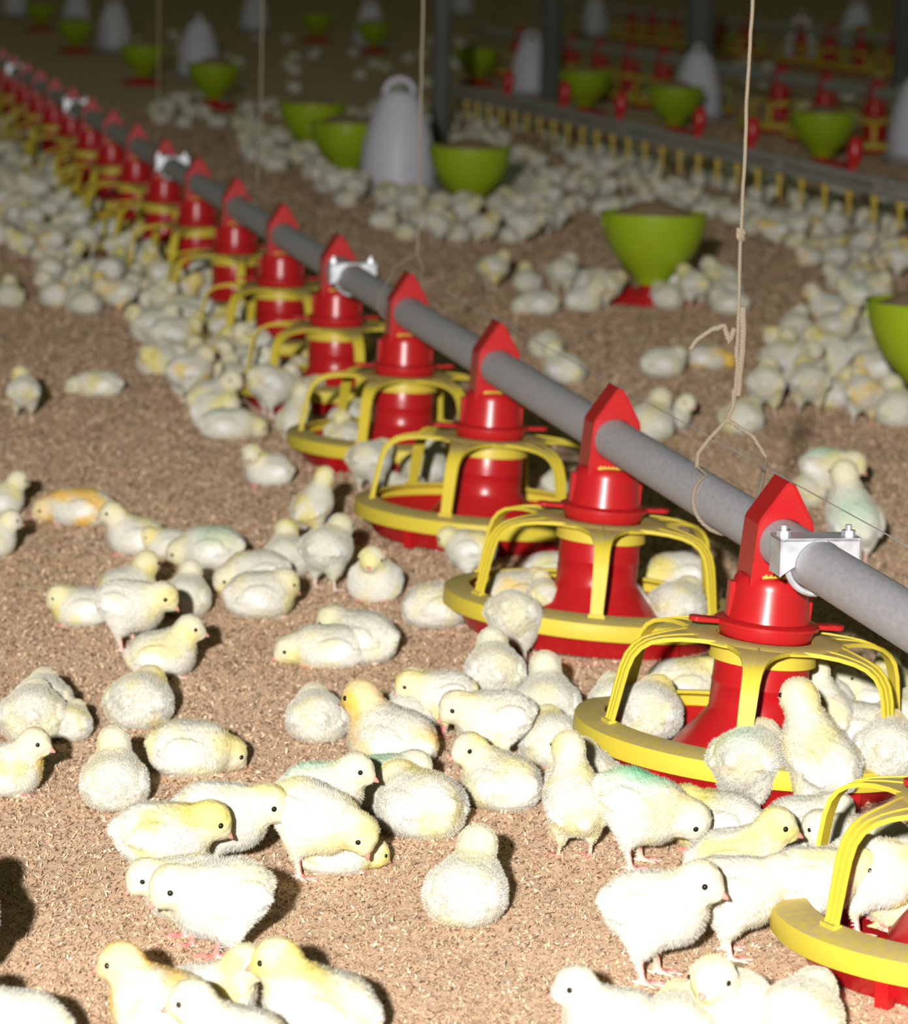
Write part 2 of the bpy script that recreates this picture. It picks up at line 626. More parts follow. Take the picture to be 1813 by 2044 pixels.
def make_feeder():
    root = bpy.data.objects.new('pan_feeder', None)
    root.empty_display_size = .05
    COL.objects.link(root)
    # pan
    p = MB()
    p.lathe([(0, .0), (.140, .0), (.150, .003), (.1645, .024), (.1700, .031), (.1700, .0335), (.1655, .0335), (.158, .026), (.146, .010), (.135, .006), (0, .006)], 72)
    for k in range(5):
        a = math.radians(-140 + 72 * k)
        r = Matrix.Rotation(a, 3, 'Z')
        p.box(r @ Vector((.160, 0, .014)), (.010, .012, .026), r)
    p.build('pan', RED, root, bevel=0)
    # rim
    q = MB()
    q.lathe([(.1655, .0275), (.1798, .0275), (.1803, .029), (.1800, .0452), (.1794, .0464), (.1540, .0535), (.1510, .0530), (.1500, .0500), (.1520, .0485), (.1735, .0425), (.1740, .032), (.1655, .031)], 96, closed=True)
    q.build('rim', YELD, root, auto=28)
    # red feed tube with flared foot
    c = MB()
    c.lathe([(.040, .139), (.0475, .139), (.0478, .098), (.0484, .097), (.0484, .094), (.0478, .093), (.0480, .068), (.0500, .064), (.0560, .056), (.0760, .032), (.0830, .022), (.0835, .0125), (.078, .0125), (.050, .050), (.040, .064)], 64, closed=True)
    for k in range(6):
        a = math.radians(60 * k + 20)
        r = Matrix.Rotation(a, 3, 'Z')
        c.box(r @ Vector((.078, 0, .0125)), (.020, .004, .013), r)
    c.build('feed_tube', RED, root)
    # yellow collar
    k_ = MB()
    k_.lathe([(.0490, .1385), (.0525, .1385), (.0528, .122), (.0535, .1205), (.0535, .1185), (.0490, .1185)], 64, closed=True)
    k_.build('collar', YEL, root)
    # grill hub and arms
    h = MB()
    hub = [(.0490, .1385), (.0490, .1425), (.0600, .1432), (.0780, .1422), (.0815, .1405), (.0815, .1385)]
    h.lathe(hub, 72, closed=True)
    grill = h.build('grill', YELD, root)
    prof = [(.070, .1406), (.084, .1406), (.100, .1396), (.115, .1376), (.128, .1340), (.1375, .1280), (.1445, .1190), (.1490, .1060), (.1520, .0900), (.1550, .0720), (.1575, .0570), (.1590, .0510)]
    wid = [.0340, .0260, .0180, .0135, .0110, .0095, .0088, .0086, .0082, .0078, .0074, .0086]
    arm = MB()
    path = []
    for i, (r, z) in enumerate(prof):
        a0 = prof[max(0, i - 1)]
        a1 = prof[min(len(prof) - 1, i + 1)]
        t = Vector((a1[0] - a0[0], 0, a1[1] - a0[1])).normalized()
        nn = Vector((-t.z, 0, t.x))
        path.append((Vector((r, 0, z)), Vector((0, 1, 0)), nn))

    def sect(i):
        w = wid[i]
        e = min(.0022, w * .3)
        return [(-w, -.0020), (-w, .0022), (-w + e, .0022), (-w + e, .0008), (-.0012, .0008), (-.0012, .0020), (.0012, .0020), (.0012, .0008), (w - e, .0008), (w - e, .0022), (w, .0022), (w, -.0020)]

    arm.sweep(path, sect)
    arm.box((.1590, 0, .0515), (.008, .019, .006))
    am = arm.mesh('grill_arm', YELD, auto=40)
    for k in range(6):
        o = link('grill_arm', am, grill)
        o.rotation_euler = (0, 0, math.radians(-90 + 60 * k))
    # red drop cone with flange and tabs
    d = MB()
    d.lathe([(.0, .206), (.028, .206), (.0345, .2035), (.0372, .199), (.0380, .193), (.0410, .166), (.0420, .1605), (.0500, .1590), (.0522, .1575), (.0522, .1542), (.0480, .1532), (.0475, .1490), (.0455, .1425), (.030, .1425)], 64)
    for s in (-1, 1):
        d.box((s * .060, 0, .1560), (.026, .017, .0042))
        d.lathe([(0, .1540), (.0085, .1540), (.0085, .1586), (0, .1586)], 20, c=(s * .0715, 0, 0))
        d.box((s * .0405, -.0, .179), (.005, .012, .034))
    d.build('drop_cone', RED, root, bevel=0)
    # hood
    hd = hood_mesh()
    hood = hd.build('hood', RED, root, auto=25)
    s_ = MB()
    s_.box((0, -.0272, .2055), (.036, .0016, .0030))
    for k in range(7):
        s_.box((-.0145 + .0048 * k, -.0272, .2075), (.0022, .0014, .0022))
    s_.build('level_scale', YEL, hood)
    return root


ORD = ['first', 'second', 'third', 'fourth', 'fifth', 'sixth', 'seventh', 'eighth', 'ninth', 'tenth', 'eleventh', 'twelfth', 'thirteenth', 'fourteenth', 'fifteenth', 'sixteenth', 'seventeenth', 'eighteenth', 'nineteenth', 'twentieth', 'twenty-first', 'twenty-second']
feeder0 = make_feeder()
GR_ROT = {-1: 8, 0: -4, 1: 1, 2: -19, 3: -22, 4: 16, 5: 22, 6: 5, 7: -20, 8: 12}
FLAB = {
    -1: 'red and yellow pan feeder cut off by the right edge of the photo',
    0: 'red and yellow pan feeder beneath the nearest zinc pipe clamp',
    1: 'red and yellow pan feeder just left of the twine loop around the pipe',
    2: 'red and yellow pan feeder, third one up the pipe from the right edge',
    3: 'red and yellow pan feeder whose hood carries a blurred twine loop',
    4: 'red and yellow pan feeder beneath the second zinc pipe clamp',
}
PANS = []


def place_feeder(o, pos, yaw, rot, label, group):
    o.location = pos
    o.rotation_euler = (0, 0, yaw)
    for ch in o.children:
        if ch.name.split('.')[0] == 'grill':
            ch.rotation_euler = (0, 0, math.radians(rot) - yaw - math.atan2(pos.x, pos.y))
    tag(o, label, 'feeder', group)
    PANS.append((pos.x, pos.y))


for t in range(-1, 18):
    o = feeder0 if t == -1 else copy_tree(feeder0)
    lab = FLAB.get(t, 'red and yellow pan feeder on the near pipe, %s counted from camera' % ORD[t + 1])
    place_feeder(o, on_line(t), TH, GR_ROT.get(t, (t * 37) % 60 - 30), lab, 'pan feeders on the near pipe')
    lean = {0: 4.5, 1: 3.8, 2: 2.4, 3: 1.0}.get(t, 0)
    if lean:        # hangs a little askew on the pipe
        tt = t - .035 if t == 0 else t
        piv = Matrix.Translation(on_line(tt, ZP)) @ Matrix.Rotation(math.radians(lean), 4, DIR) @ Matrix.Translation(-on_line(tt, ZP))
        o.matrix_world = piv @ (Matrix.Translation(on_line(tt)) @ Matrix.Rotation(TH, 4, 'Z'))

# pipe
pp = MB()
pp.tube([on_line(-2.2, ZP) + DIR * 0, on_line(18.6, ZP)], RP, 40)
pipe = pp.build('feed_pipe', PIPE)
tag(pipe, 'grey galvanised feed pipe running through the red hoods of the near feeders', 'pipe')


def clamp_parts(t):
    c = on_line(t, ZP)
    R = Matrix((SIDE, DIR, Vector((0, 0, 1)))).transposed()
    m = MB()
    # flanged top shell folded from sheet, wings on both sides of the pipe
    pts = []
    n = 14
    for i in range(n + 1):
        a = math.pi - math.pi * i / n
        pts.append((math.cos(a) * (RP + .0035), math.sin(a) * (RP + .0035)))
    outer = [(-.0395, .020)] + [(-.0395, .0235), (.0395, .0235), (.0395, .020)]
    hl = .017
    # top plate, side cheeks and end webs
    def b(cx, cy, cz, sx, sy, sz):
        m.box(c + R @ Vector((cx, cy, cz)), (sx, sy, sz), R)
    b(0, 0, .0255, .080, .036, .003)
    # end webs with an arch for the pipe
    for y in (-hl, hl):
        v, f = [], []
        k = 24
        for yy in (y - .001, y + .001):
            for i in range(k + 1):
                a = math.pi * (1 - i / k)
                ca, sa = math.cos(a), math.sin(a)
                v.append(c + R @ Vector((ca * (RP + .0006), yy, sa * (RP + .0006))))
            for i in range(k + 1):
                a = math.pi * (1 - i / k)
                ca, sa = math.cos(a), math.sin(a)
                s = min(.040 / max(abs(ca), 1e-6), .0265 / max(abs(sa), 1e-6))
                px_, pz_ = ca * s, sa * s
                if abs(px_) > .0399 and pz_ < .0:
                    pz_ = 0
                v.append(c + R @ Vector((px_, yy, pz_ - (.010 if i in (0, k) else 0))))
        q = k + 1
        for i in range(k):
            f.append((i, i + 1, q + i + 1, q + i))
            f.append((2 * q + i, 3 * q + i, 3 * q + i + 1, 2 * q + i + 1))
            f.append((q + i, q + i + 1, 3 * q + i + 1, 3 * q + i))
            f.append((i, 2 * q + i, 2 * q + i + 1, i + 1))
        m.add(v, f)
    for s in (-1, 1):
        b(s * .0390, 0, .0085, .002, .036, .036)
    return m, c, R


for i, t in enumerate((-.228, 3.77, 7.77, 11.76, 15.75)):
    m, c, R = clamp_parts(t)
    o = m.build('pipe_clamp', ZINC, pipe, auto=30)
    for s in (-1, 1):
        bl = MB()
        q = c + R @ Vector((s * .032, 0, .027))
        bl.tube([q - Vector((0, 0, .03)), q + Vector((0, 0, .010))], .0032, 10)
        bl.tube([q - Vector((0, 0, .001)), q + Vector((0, 0, .005))], .0068, 6)
        bl.build('bolt', ZINC, o)
    ub = MB()
    pts = []
    for k in range(17):
        a = math.pi + math.pi * k / 16
        pts.append(c + R @ Vector((math.cos(a) * (RP + .0042), -.004, math.sin(a) * (RP + .0042))))
    pts = [c + R @ Vector((-.030, -.004, .012))] + pts + [c + R @ Vector((.030, -.004, .012))]
    ub.tube(pts, .0032, 8)
    ub.build('u_bolt', ZINC, o)

# thin wire strung above the hoods
wr = MB()
pts = []
for k in range(-2, 19):
    pts.append(on_line(k, .3045))
    pts.append(on_line(k + .5, .3035) + SIDE * .002)
wr.tube(pts, .0007, 5)
tag(wr.build('perch_wire', ZINC), 'thin steel wire stretched along the tips of the red hoods', 'wire')


# ------------------------------------------------------------------ twine ropes
def wobble(pts, amp, n=6):
    out = []
    for a, b in zip(pts[:-1], pts[1:]):
        a, b = Vector(a), Vector(b)
        for k in range(n):
            s = k / n
            out.append(a.lerp(b, s) + Vector((random.uniform(-1, 1), random.uniform(-1, 1), random.uniform(-1, 1))) * amp * (1 if 0 < k else .3))
    out.append(Vector(pts[-1]))
    return out


def px_plane(px, py, base):
    """point on the vertical plane through base that faces the camera line, seen at (px, py)"""
    d = ray(px, py)
    s = base.y / d.y
    return CAM + d * s


def hang_rope(name, t, path, rad, label, loop=True, knots=()):
    base = on_line(t, ZP)
    rp = MB()
    P = [px_plane(x, y, base) for x, y in path]
    top = P[0] + (P[0] - P[1]).normalized() * 2.2
    rp.tube(wobble([top] + P, rad * .22, 8), rad, 8)
    o = rp.build(name, TWINE)
    tag(o, label, 'rope', 'ropes holding up the near feed pipe')
    return o, base, P


rope, b1, P1 = hang_rope('hanging_rope', .30, [(1503, 0), (1492, 180), (1486, 340), (1479, 468), (1474, 640), (1470, 780)], .0019,
                         'tan twine in sharp focus with a frayed strip, holding the pipe near the clamp')
kn = MB()
kp = px_plane(1479, 468, b1)
for a in range(3):
    kn.tube([kp + Vector((math.cos(q + a) * .0035, math.sin(q * 1.3 + a) * .003, math.sin(q) * .006)) for q in np.linspace(0, 6, 14)], .0017, 7)
kn.build('knot', TWINE, rope)
# doubled twine below, with a wrapped sack strip
st = MB()
st.tube(wobble([px_plane(1484, 612, b1), px_plane(1482, 700, b1), px_plane(1474, 790, b1)], .0006, 5), [.0036] * 7 + [.0028] * 4, 8)
st.tube(wobble([px_plane(1470, 690, b1), px_plane(1472, 740, b1), px_plane(1464, 810, b1)], .0005, 5), .0022, 8)
st.tube(wobble([px_plane(1466, 655, b1), px_plane(1455, 682, b1), px_plane(1446, 650, b1), px_plane(1420, 658, b1), px_plane(1394, 676, b1), px_plane(1378, 697, b1)], .0006, 4), [.0030] * 12 + [.0024] * 9, 8)
st.build('sack_strip', TWINE, rope)
lp = MB()
top = px_plane(1452, 838, b1)
lp.tube(wobble([px_plane(1465, 775, b1), px_plane(1463, 812, b1), top], .0004, 4), .0022, 8)


def pipe_wrap(t0, t1, ang0, ang1, n=16, extra=.0026):
    out = []
    for k in range(n + 1):
        s = k / n
        a = ang0 + (ang1 - ang0) * s
        out.append(on_line(t0 + (t1 - t0) * s, ZP) + SIDE * math.cos(a) * (RP + extra) + Vector((0, 0, 1)) * math.sin(a) * (RP + extra))
    return out


wl = pipe_wrap(.325, .17, math.radians(105), math.radians(405), 22)
lp.tube(wobble([top, px_plane(1420, 872, b1), px_plane(1394, 905, b1), px_plane(1391, 930, b1)], .0004, 4) + wl +
        wobble([px_plane(1521, 962, on_line(.22, ZP)), px_plane(1530, 914, b1), px_plane(1505, 872, b1), top], .0004, 4), .0022, 8)
lp.build('loop', TWINE, rope)

for t, path, r, lab in (
        (3.12, [(845, 0), (841, 180), (837, 420), (833, 505)], .0020, 'blurred tan twine hanging beside the large white drinker'),
        (5.75, [(523, 60), (520, 250), (514, 380)], .0020, 'blurred thin twine hanging left of the two green hoppers'),
        (8.7, [(317, 60), (316, 200), (314, 275)], .0020, 'faint twine hanging in front of the dark litter above the far hoods')):
    o, b, P = hang_rope('hanging_rope', t, path, r, lab)
    l2 = MB()
    w = pipe_wrap(t + .06, t - .06, math.radians(120), math.radians(420))
    e = P[-1]
    l2.tube([e, e.lerp(w[0], .4) - SIDE * .014, e.lerp(w[0], .8) - SIDE * .006] + w + [e.lerp(w[-1], .8) + SIDE * .006, e.lerp(w[-1], .4) + SIDE * .014, e], .0014, 6)
    l2.build('loop', TWINE, o)


# ------------------------------------------------------------------ hopper feeders and jar drinkers
def make_hopper():
    root = bpy.data.objects.new('hopper_feeder', None)
    root.empty_display_size = .05
    COL.objects.link(root)
    m = MB()
    m.lathe([(.0350, .046), (.0370, .046), (.0440, .062), (.0700, .087), (.0880, .109), (.1015, .131), (.1135, .160), (.1185, .184), (.1215, .205), (.1245, .206), (.1245, .2095), (.1195, .2095), (.1165, .190), (.1105, .162), (.0980, .133), (.0845, .111), (.0665, .089), (.0410, .065), (.0345, .050)], 56, closed=True)
    for k in range(4):
        a = math.radians(90 * k - 70)
        r = Matrix.Rotation(a, 3, 'Z')
        m.box(r @ Vector((.1185, 0, .190)), (.006, .005, .028), r)
    m.build('hopper', GREEN, root)
    fd = MB()
    fd.lathe([(0, .236), (.03, .232), (.06, .222), (.090, .209), (.114, .199), (.108, .192), (0, .192)], 40)
    fd.build('feed', FEED, root)
    b = MB()
    b.lathe([(0, .060), (.0240, .060), (.0265, .055), (.0310, .042), (.0470, .014), (.0500, .010), (.0960, .008), (.1000, .012), (.1040, .026), (.1065, .027), (.1045, .010), (.098, .0), (0, .0)], 56)
    b.build('base_pan', RED, root)
    return root


def make_drinker():
    root = bpy.data.objects.new('jar_drinker', None)
    root.empty_display_size = .05
    COL.objects.link(root)
    m = MB()
    m.lathe([(.086, .030), (.0930, .030), (.0940, .060), (.0925, .095), (.0880, .130), (.0800, .165), (.0690, .200), (.0560, .232), (.0460, .252), (.0380, .260), (0, .262)], 56)
    m.build('jar', WHITE, root)
    h = MB()
    h.tube([(-.036, 0, .252), (-.035, 0, .268), (-.024, 0, .284), (-.009, 0, .292), (.009, 0, .292), (.024, 0, .284), (.035, 0, .268), (.036, 0, .252)], .0075, 10)
    h.build('handle', WHITE, root)
    d = MB()
    d.lathe([(0, .0), (.085, .0), (.092, .004), (.112, .026), (.114, .034), (.110, .034), (.100, .020), (.088, .014), (0, .014)], 56)
    d.build('dish', RAIL, root)
    return root


hop0, dri0 = make_hopper(), make_drinker()
HOPS = [
    (1300, 607, 1.0, 'lime green hopper feeder on a red base, crowded by chicks beside the hanging twine'),
    (935, 436, 1.0, 'lime green hopper feeder just right of the large white drinker'),
    (690, 372, 1.0, 'lime green hopper feeder left of the large white drinker, nearer of an overlapping pair'),
    (622, 322, 1.0, 'lime green hopper feeder partly hidden behind another green hopper'),
    (1858, 838, 1.0, 'lime green hopper feeder cut off by the right edge of the photo'),
    (1640, 338, 1.0, 'lime green hopper feeder behind the yellow drinker line at right'),
    (1345, 272, 1.0, 'dim green hopper feeder in front of a white drinker, behind the red brackets'),
    (1165, 232, 1.0, 'dim green hopper feeder just left of the upright red brackets, behind the drinker line'),
    (425, 218, 1.0, 'dark green hopper feeder below a white drinker above the far hoods'),
    (285, 170, 1.0, 'dark green hopper feeder in deep background below second white drinker from top left'),
    (150, 106, 1.0, 'small dim green hopper feeder below a white drinker near the top left corner'),
    (745, 106, 1.0, 'small dim green hopper feeder below a white drinker near the top centre'),
    (632, 84, 1.0, 'small dim green hopper feeder beside the top of the frame, left of centre'),
    (80, 62, 1.0, 'small dim green hopper feeder right of the drinker in the top left corner'),
    (950, 172, 1.0, 'dim green hopper feeder between two dark posts'),
    (1725, 112, 1.0, 'small dim green hopper feeder under the white drinker by the top right corner'),
]
PANS2 = []
for i, (x, y, s, lab) in enumerate(HOPS):
    o = hop0 if i == 0 else copy_tree(hop0)
    p = at(x, y)
    o.location = p
    o.rotation_euler = (0, 0, -.15 + i * .7 if i else -.15)
    tag(o, lab, 'feeder', 'green hopper feeders on the litter')
    PANS2.append((p.x, p.y, .15))
DRI = [
    (793, 392, 1.05, 'large white jar drinker with a handle, beside the blurred twine'),
    (1390, 243, 1.0, 'white jar drinker in front of the middle dark post, behind a dim green hopper'),
    (1832, 330, 1.05, 'large white jar drinker cut off by the right edge'),
    (1058, 195, .95, 'white jar drinker split by a dark shadow, at the foot of the left-centre post'),
    (1185, 75, 1.0, 'white jar drinker at the top, between two dark posts'),
    (1597, 125, 1.0, 'white jar drinker at right with a dim red feeder row below it'),
    (1708, 104, 1.15, 'tall white jar drinker close to the top right corner'),
    (738, 98, 1.0, 'white jar drinker near the top, just left of the blurred twine'),
    (508, 66, 1.0, 'white jar drinker at the top edge above the left thin twine'),
    (396, 160, 1.0, 'greyish white jar drinker on the left behind the feed pipe, nearest of that side'),
    (227, 106, 1.0, 'greyish white jar drinker on the left, second from the top left corner pair'),
    (152, 62, 1.0, 'small white jar drinker cut by the top edge, third from the left'),
    (30, 36, 1.0, 'small white jar drinker in the top left corner'),
    (922, 32, 1.0, 'small white jar drinker cut by the top edge beside a dark post'),
]
for i, (x, y, s, lab) in enumerate(DRI):
    o = dri0 if i == 0 else copy_tree(dri0)
    p = at(x, y)
    o.location = p
    o.scale = (s * 1.2, s * 1.2, s * 1.2)
    o.rotation_euler = (0, 0, .12 + i * .9 if i else .12)
    tag(o, lab, 'drinker', 'white jar drinkers on the litter')
    PANS2.append((p.x, p.y, .12))

# posts that carry the roof
for i, (x, y, r, lab) in enumerate(((877, 300, .034, 1), (1098, 200, .052, 2), (1393, 215, .070, 3), (1800, 190, .06, 4))):
    p = at(x, y)
    m = MB()
    m.lathe([(0, 0), (r, 0), (r, 3.2), (0, 3.2)], 24, c=p)
    tag(m.build('pillar', POST), kind='structure')

# ------------------------------------------------------------------ nipple drinker line
A, B = at(1080, 228, .205), at(1813, 398, .205)
ldir = (B - A).normalized()
dl = MB()
dl.tube([A - ldir * 1.6, B + ldir * 2.5], .011, 14)
dl.tube([A - ldir * 1.6 + Vector((0, 0, .028)), B + ldir * 2.5 + Vector((0, 0, .028))], .013, 14)
line = dl.build('drinker_line', RAIL)
tag(line, 'grey drinker pipe with a row of yellow nipples, crossing the right background', 'drinker')
nb = MB()
nb.tube([(0, 0, -.006), (0, 0, -.030)], .0095, 10)
nb.tube([(0, 0, -.030), (0, 0, -.072)], .0065, 10)
nb.tube([(0, 0, -.072), (0, 0, -.080)], .003, 8)
nm = nb.mesh('nipple', NIP)
L = (B - A).length
k = -1.2
cnt = 0
while k < L + .6:
    o = link('nipple', nm, line)
    o.location = A + ldir * k
    k += .198
    cnt += 1
br = MB()
br.tube([(0, 0, .02), (0, 0, .055)], [.010, .013], 10)
br.tube([(0, 0, .055), (.004, 0, .075), (.006, 0, .105), (.006, 0, .128)], [.014, .020, .021, .012], 10)
bmh = br.mesh('hanger_bracket', RED)
for x, y in ((1124, 238), (1238, 264), (1374, 300), (1533, 325), (1722, 372), (1005, 212)):
    q = at(x, y, .205)
    s = (q - A).dot(ldir)
    o = link('hanger_bracket', bmh, line)
    o.location = A + ldir * s + Vector((0, 0, .0))

# ------------------------------------------------------------------ distant feeder rows
for row, (x, y, t0, t1, name, grp) in enumerate(((1750, 150, -2, 11, 'middle', 'pan feeders in the second row'), (1600, 38, -5, 10, 'far', 'pan feeders in the last row'))):
    q0 = at(x, y, .31)
    cnt = 0
    for t in range(t0, t1):
        pos = Vector((q0.x, q0.y, 0)) + DIR * (SP * t)
        if any((pos.x - a) ** 2 + (pos.y - b) ** 2 < .34 ** 2 for a, b, r in PANS2):
            continue
        if pix((pos.x, pos.y, .3))[0] > W_IMG + 60:
            continue
        o = copy_tree(feeder0)
        if row == 0:
            lab = 'dim red pan feeder behind the drinker line, %s of its row from the right' % ORD[cnt]
            cnt += 1
        else:
            lab = 'dark red pan feeder in the faint row along the top edge of the photo'
        place_feeder(o, pos, TH, (t * 23) % 60, lab, grp)
    m = MB()
    m.tube([Vector((q0.x, q0.y, ZP)) + DIR * (SP * (t0 - 1)), Vector((q0.x, q0.y, ZP)) + DIR * (SP * (t1 + 1))], RP, 20)
    tag(m.build('feed_pipe', PIPE), 'dim grey feed pipe of the %s feeder row in the background' % name, 'pipe')


# ------------------------------------------------------------------ chicks
def smin(a, b, k):
    h = np.clip(.5 + .5 * (b - a) / k, 0, 1)
    return b + (a - b) * h - k * h * (1 - h)


class Field:
    """signed distance of a chick's body, grown from blended ellipsoids and tapered limbs"""

    def __init__(self, lo, hi, h):
        self.h = h
        self.lo = np.array(lo, float)
        n = np.ceil((np.array(hi) - self.lo) / h).astype(int) + 1
        ax = [self.lo[i] + h * np.arange(n[i]) for i in range(3)]
        self.P = np.stack(np.meshgrid(*ax, indexing='ij'), -1).astype(np.float32)
        self.d = np.full(n, 1.0, np.float32)
        self.pink = np.full(n, 1.0, np.float32)

    def put(self, d, k):
        self.d = smin(self.d, d, k)

    def ell(self, c, r, R=None, k=.010):
        q = self.P - np.array(c, np.float32)
        if R is not None:
            q = q @ np.array(R, np.float32)
        r = np.array(r, np.float32)
        k0 = np.sqrt(((q / r) ** 2).sum(-1))
        k1 = np.sqrt(((q / r ** 2) ** 2).sum(-1)) + 1e-6
        self.put(k0 * (k0 - 1) / k1, k)

    def cone(self, a, b, ra, rb, k=.008, pink=False):
        a, b = np.array(a, np.float32), np.array(b, np.float32)
        ab = b - a
        t = np.clip(((self.P - a) @ ab) / max(ab @ ab, 1e-12), 0, 1)
        d = np.sqrt(((self.P - a - t[..., None] * ab) ** 2).sum(-1)) - (ra + (rb - ra) * t)
        if pink:
            self.pink = np.minimum(self.pink, d)
        self.put(d, k)

    def surface(self):
        """naive surface nets"""
        F = self.d
        s = F < 0
        nx, ny, nz = F.shape
        acc = np.zeros((nx - 1, ny - 1, nz - 1, 3), np.float32)
        cnt = np.zeros((nx - 1, ny - 1, nz - 1), np.float32)
        off = [(i, j, k) for i in (0, 1) for j in (0, 1) for k in (0, 1)]

        def sub(A, o):
            return A[o[0]:nx - 1 + o[0], o[1]:ny - 1 + o[1], o[2]:nz - 1 + o[2]]
        for o in off:
            for ax in range(3):
                if o[ax]:
                    continue
                p = list(o)
                p[ax] = 1
                a, b = sub(F, o), sub(F, p)
                m = (a < 0) != (b < 0)
                t = np.where(m, a / np.where(m, a - b, 1), 0)
                for c in range(3):
                    acc[..., c] += np.where(m, (t if c == ax else 0) + (o[c] if c != ax else 0), 0)
                cnt += m
        act = cnt > 0
        idx = np.full(act.shape, -1, int)
        idx[act] = np.arange(act.sum())
        ijk = np.argwhere(act)
        v = self.lo + self.h * (ijk + acc[act] / cnt[act][:, None])
        quads = []
        for ax in range(3):
            b1, b2 = (ax + 1) % 3, (ax + 2) % 3
            sh = [nx, ny, nz]
            sl0 = [slice(1, n - 1) for n in sh]
            sl1 = [slice(1, n - 1) for n in sh]
            sl0[ax] = slice(0, sh[ax] - 1)
            sl1[ax] = slice(1, sh[ax])
            a, b = s[tuple(sl0)], s[tuple(sl1)]
            e = np.argwhere(a != b)
            base = e.copy()
            for q in range(3):
                if q != ax:
                    base[:, q] += 1
            flip = a[tuple(e.T)]
            cs = []
            for d1, d2 in ((1, 1), (0, 1), (0, 0), (1, 0)):
                c = base.copy()
                c[:, b1] -= d1
                c[:, b2] -= d2
                cs.append(idx[tuple(c.T)])
            q = np.stack(cs, 1)
            q[~flip] = q[~flip][:, ::-1]
            quads.append(q)
        q = np.concatenate(quads)
        q = q[(q >= 0).all(1)]
        return v, q, ijk


def rotY(deg):
    a = math.radians(deg)
    return np.array(((math.cos(a), 0, -math.sin(a)), (0, 1, 0), (math.sin(a), 0, math.cos(a))))   # nose up for +


def unit(v):
    v = np.array(v, float)
    return v / np.linalg.norm(v)


POSES = {
    'stand':   dict(z=.0550, pitch=3, H=(.034, 0, .0790), hd=(.96, 0, -.22), legs=1),
    'reach':   dict(z=.0530, pitch=-4, H=(.0410, 0, .0660), hd=(.85, 0, -.45), legs=1),
    'peck':    dict(z=.0530, pitch=-20, H=(.0450, 0, .0440), hd=(.55, 0, -.8), legs=1),
    'turn_l':  dict(z=.0540, pitch=10, H=(.030, .010, .0840), hd=(.35, .9, -.2), legs=1),
    'turn_r':  dict(z=.0540, pitch=10, H=(.030, -.010, .0840), hd=(.35, -.9, -.2), legs=1),
    'stretch': dict(z=.0570, pitch=32, H=(.030, 0, .1050), hd=(.96, 0, -.1), legs=1),
    'sit':     dict(z=.0255, pitch=8, H=(.033, 0, .0570), hd=(.97, 0, -.15), legs=0),
    'sit_l':   dict(z=.0255, pitch=6, H=(.031, .013, .0540), hd=(.35, .9, -.15), legs=0),
    'sit_r':   dict(z=.0255, pitch=6, H=(.031, -.013, .0540), hd=(.35, -.9, -.15), legs=0),
    'tuck':    dict(z=.0250, pitch=0, H=(.0300, 0, .0400), hd=(.9, 0, -.45), legs=0),
    'sleep':   dict(z=.0235, pitch=-6, H=(.0400, .008, .0180), hd=(.85, .2, -.5), legs=0),
    'lie':     dict(z=.0215, pitch=-2, H=(.0480, 0, .0190), hd=(.92, .15, -.35), legs=0, long=1.18),
}


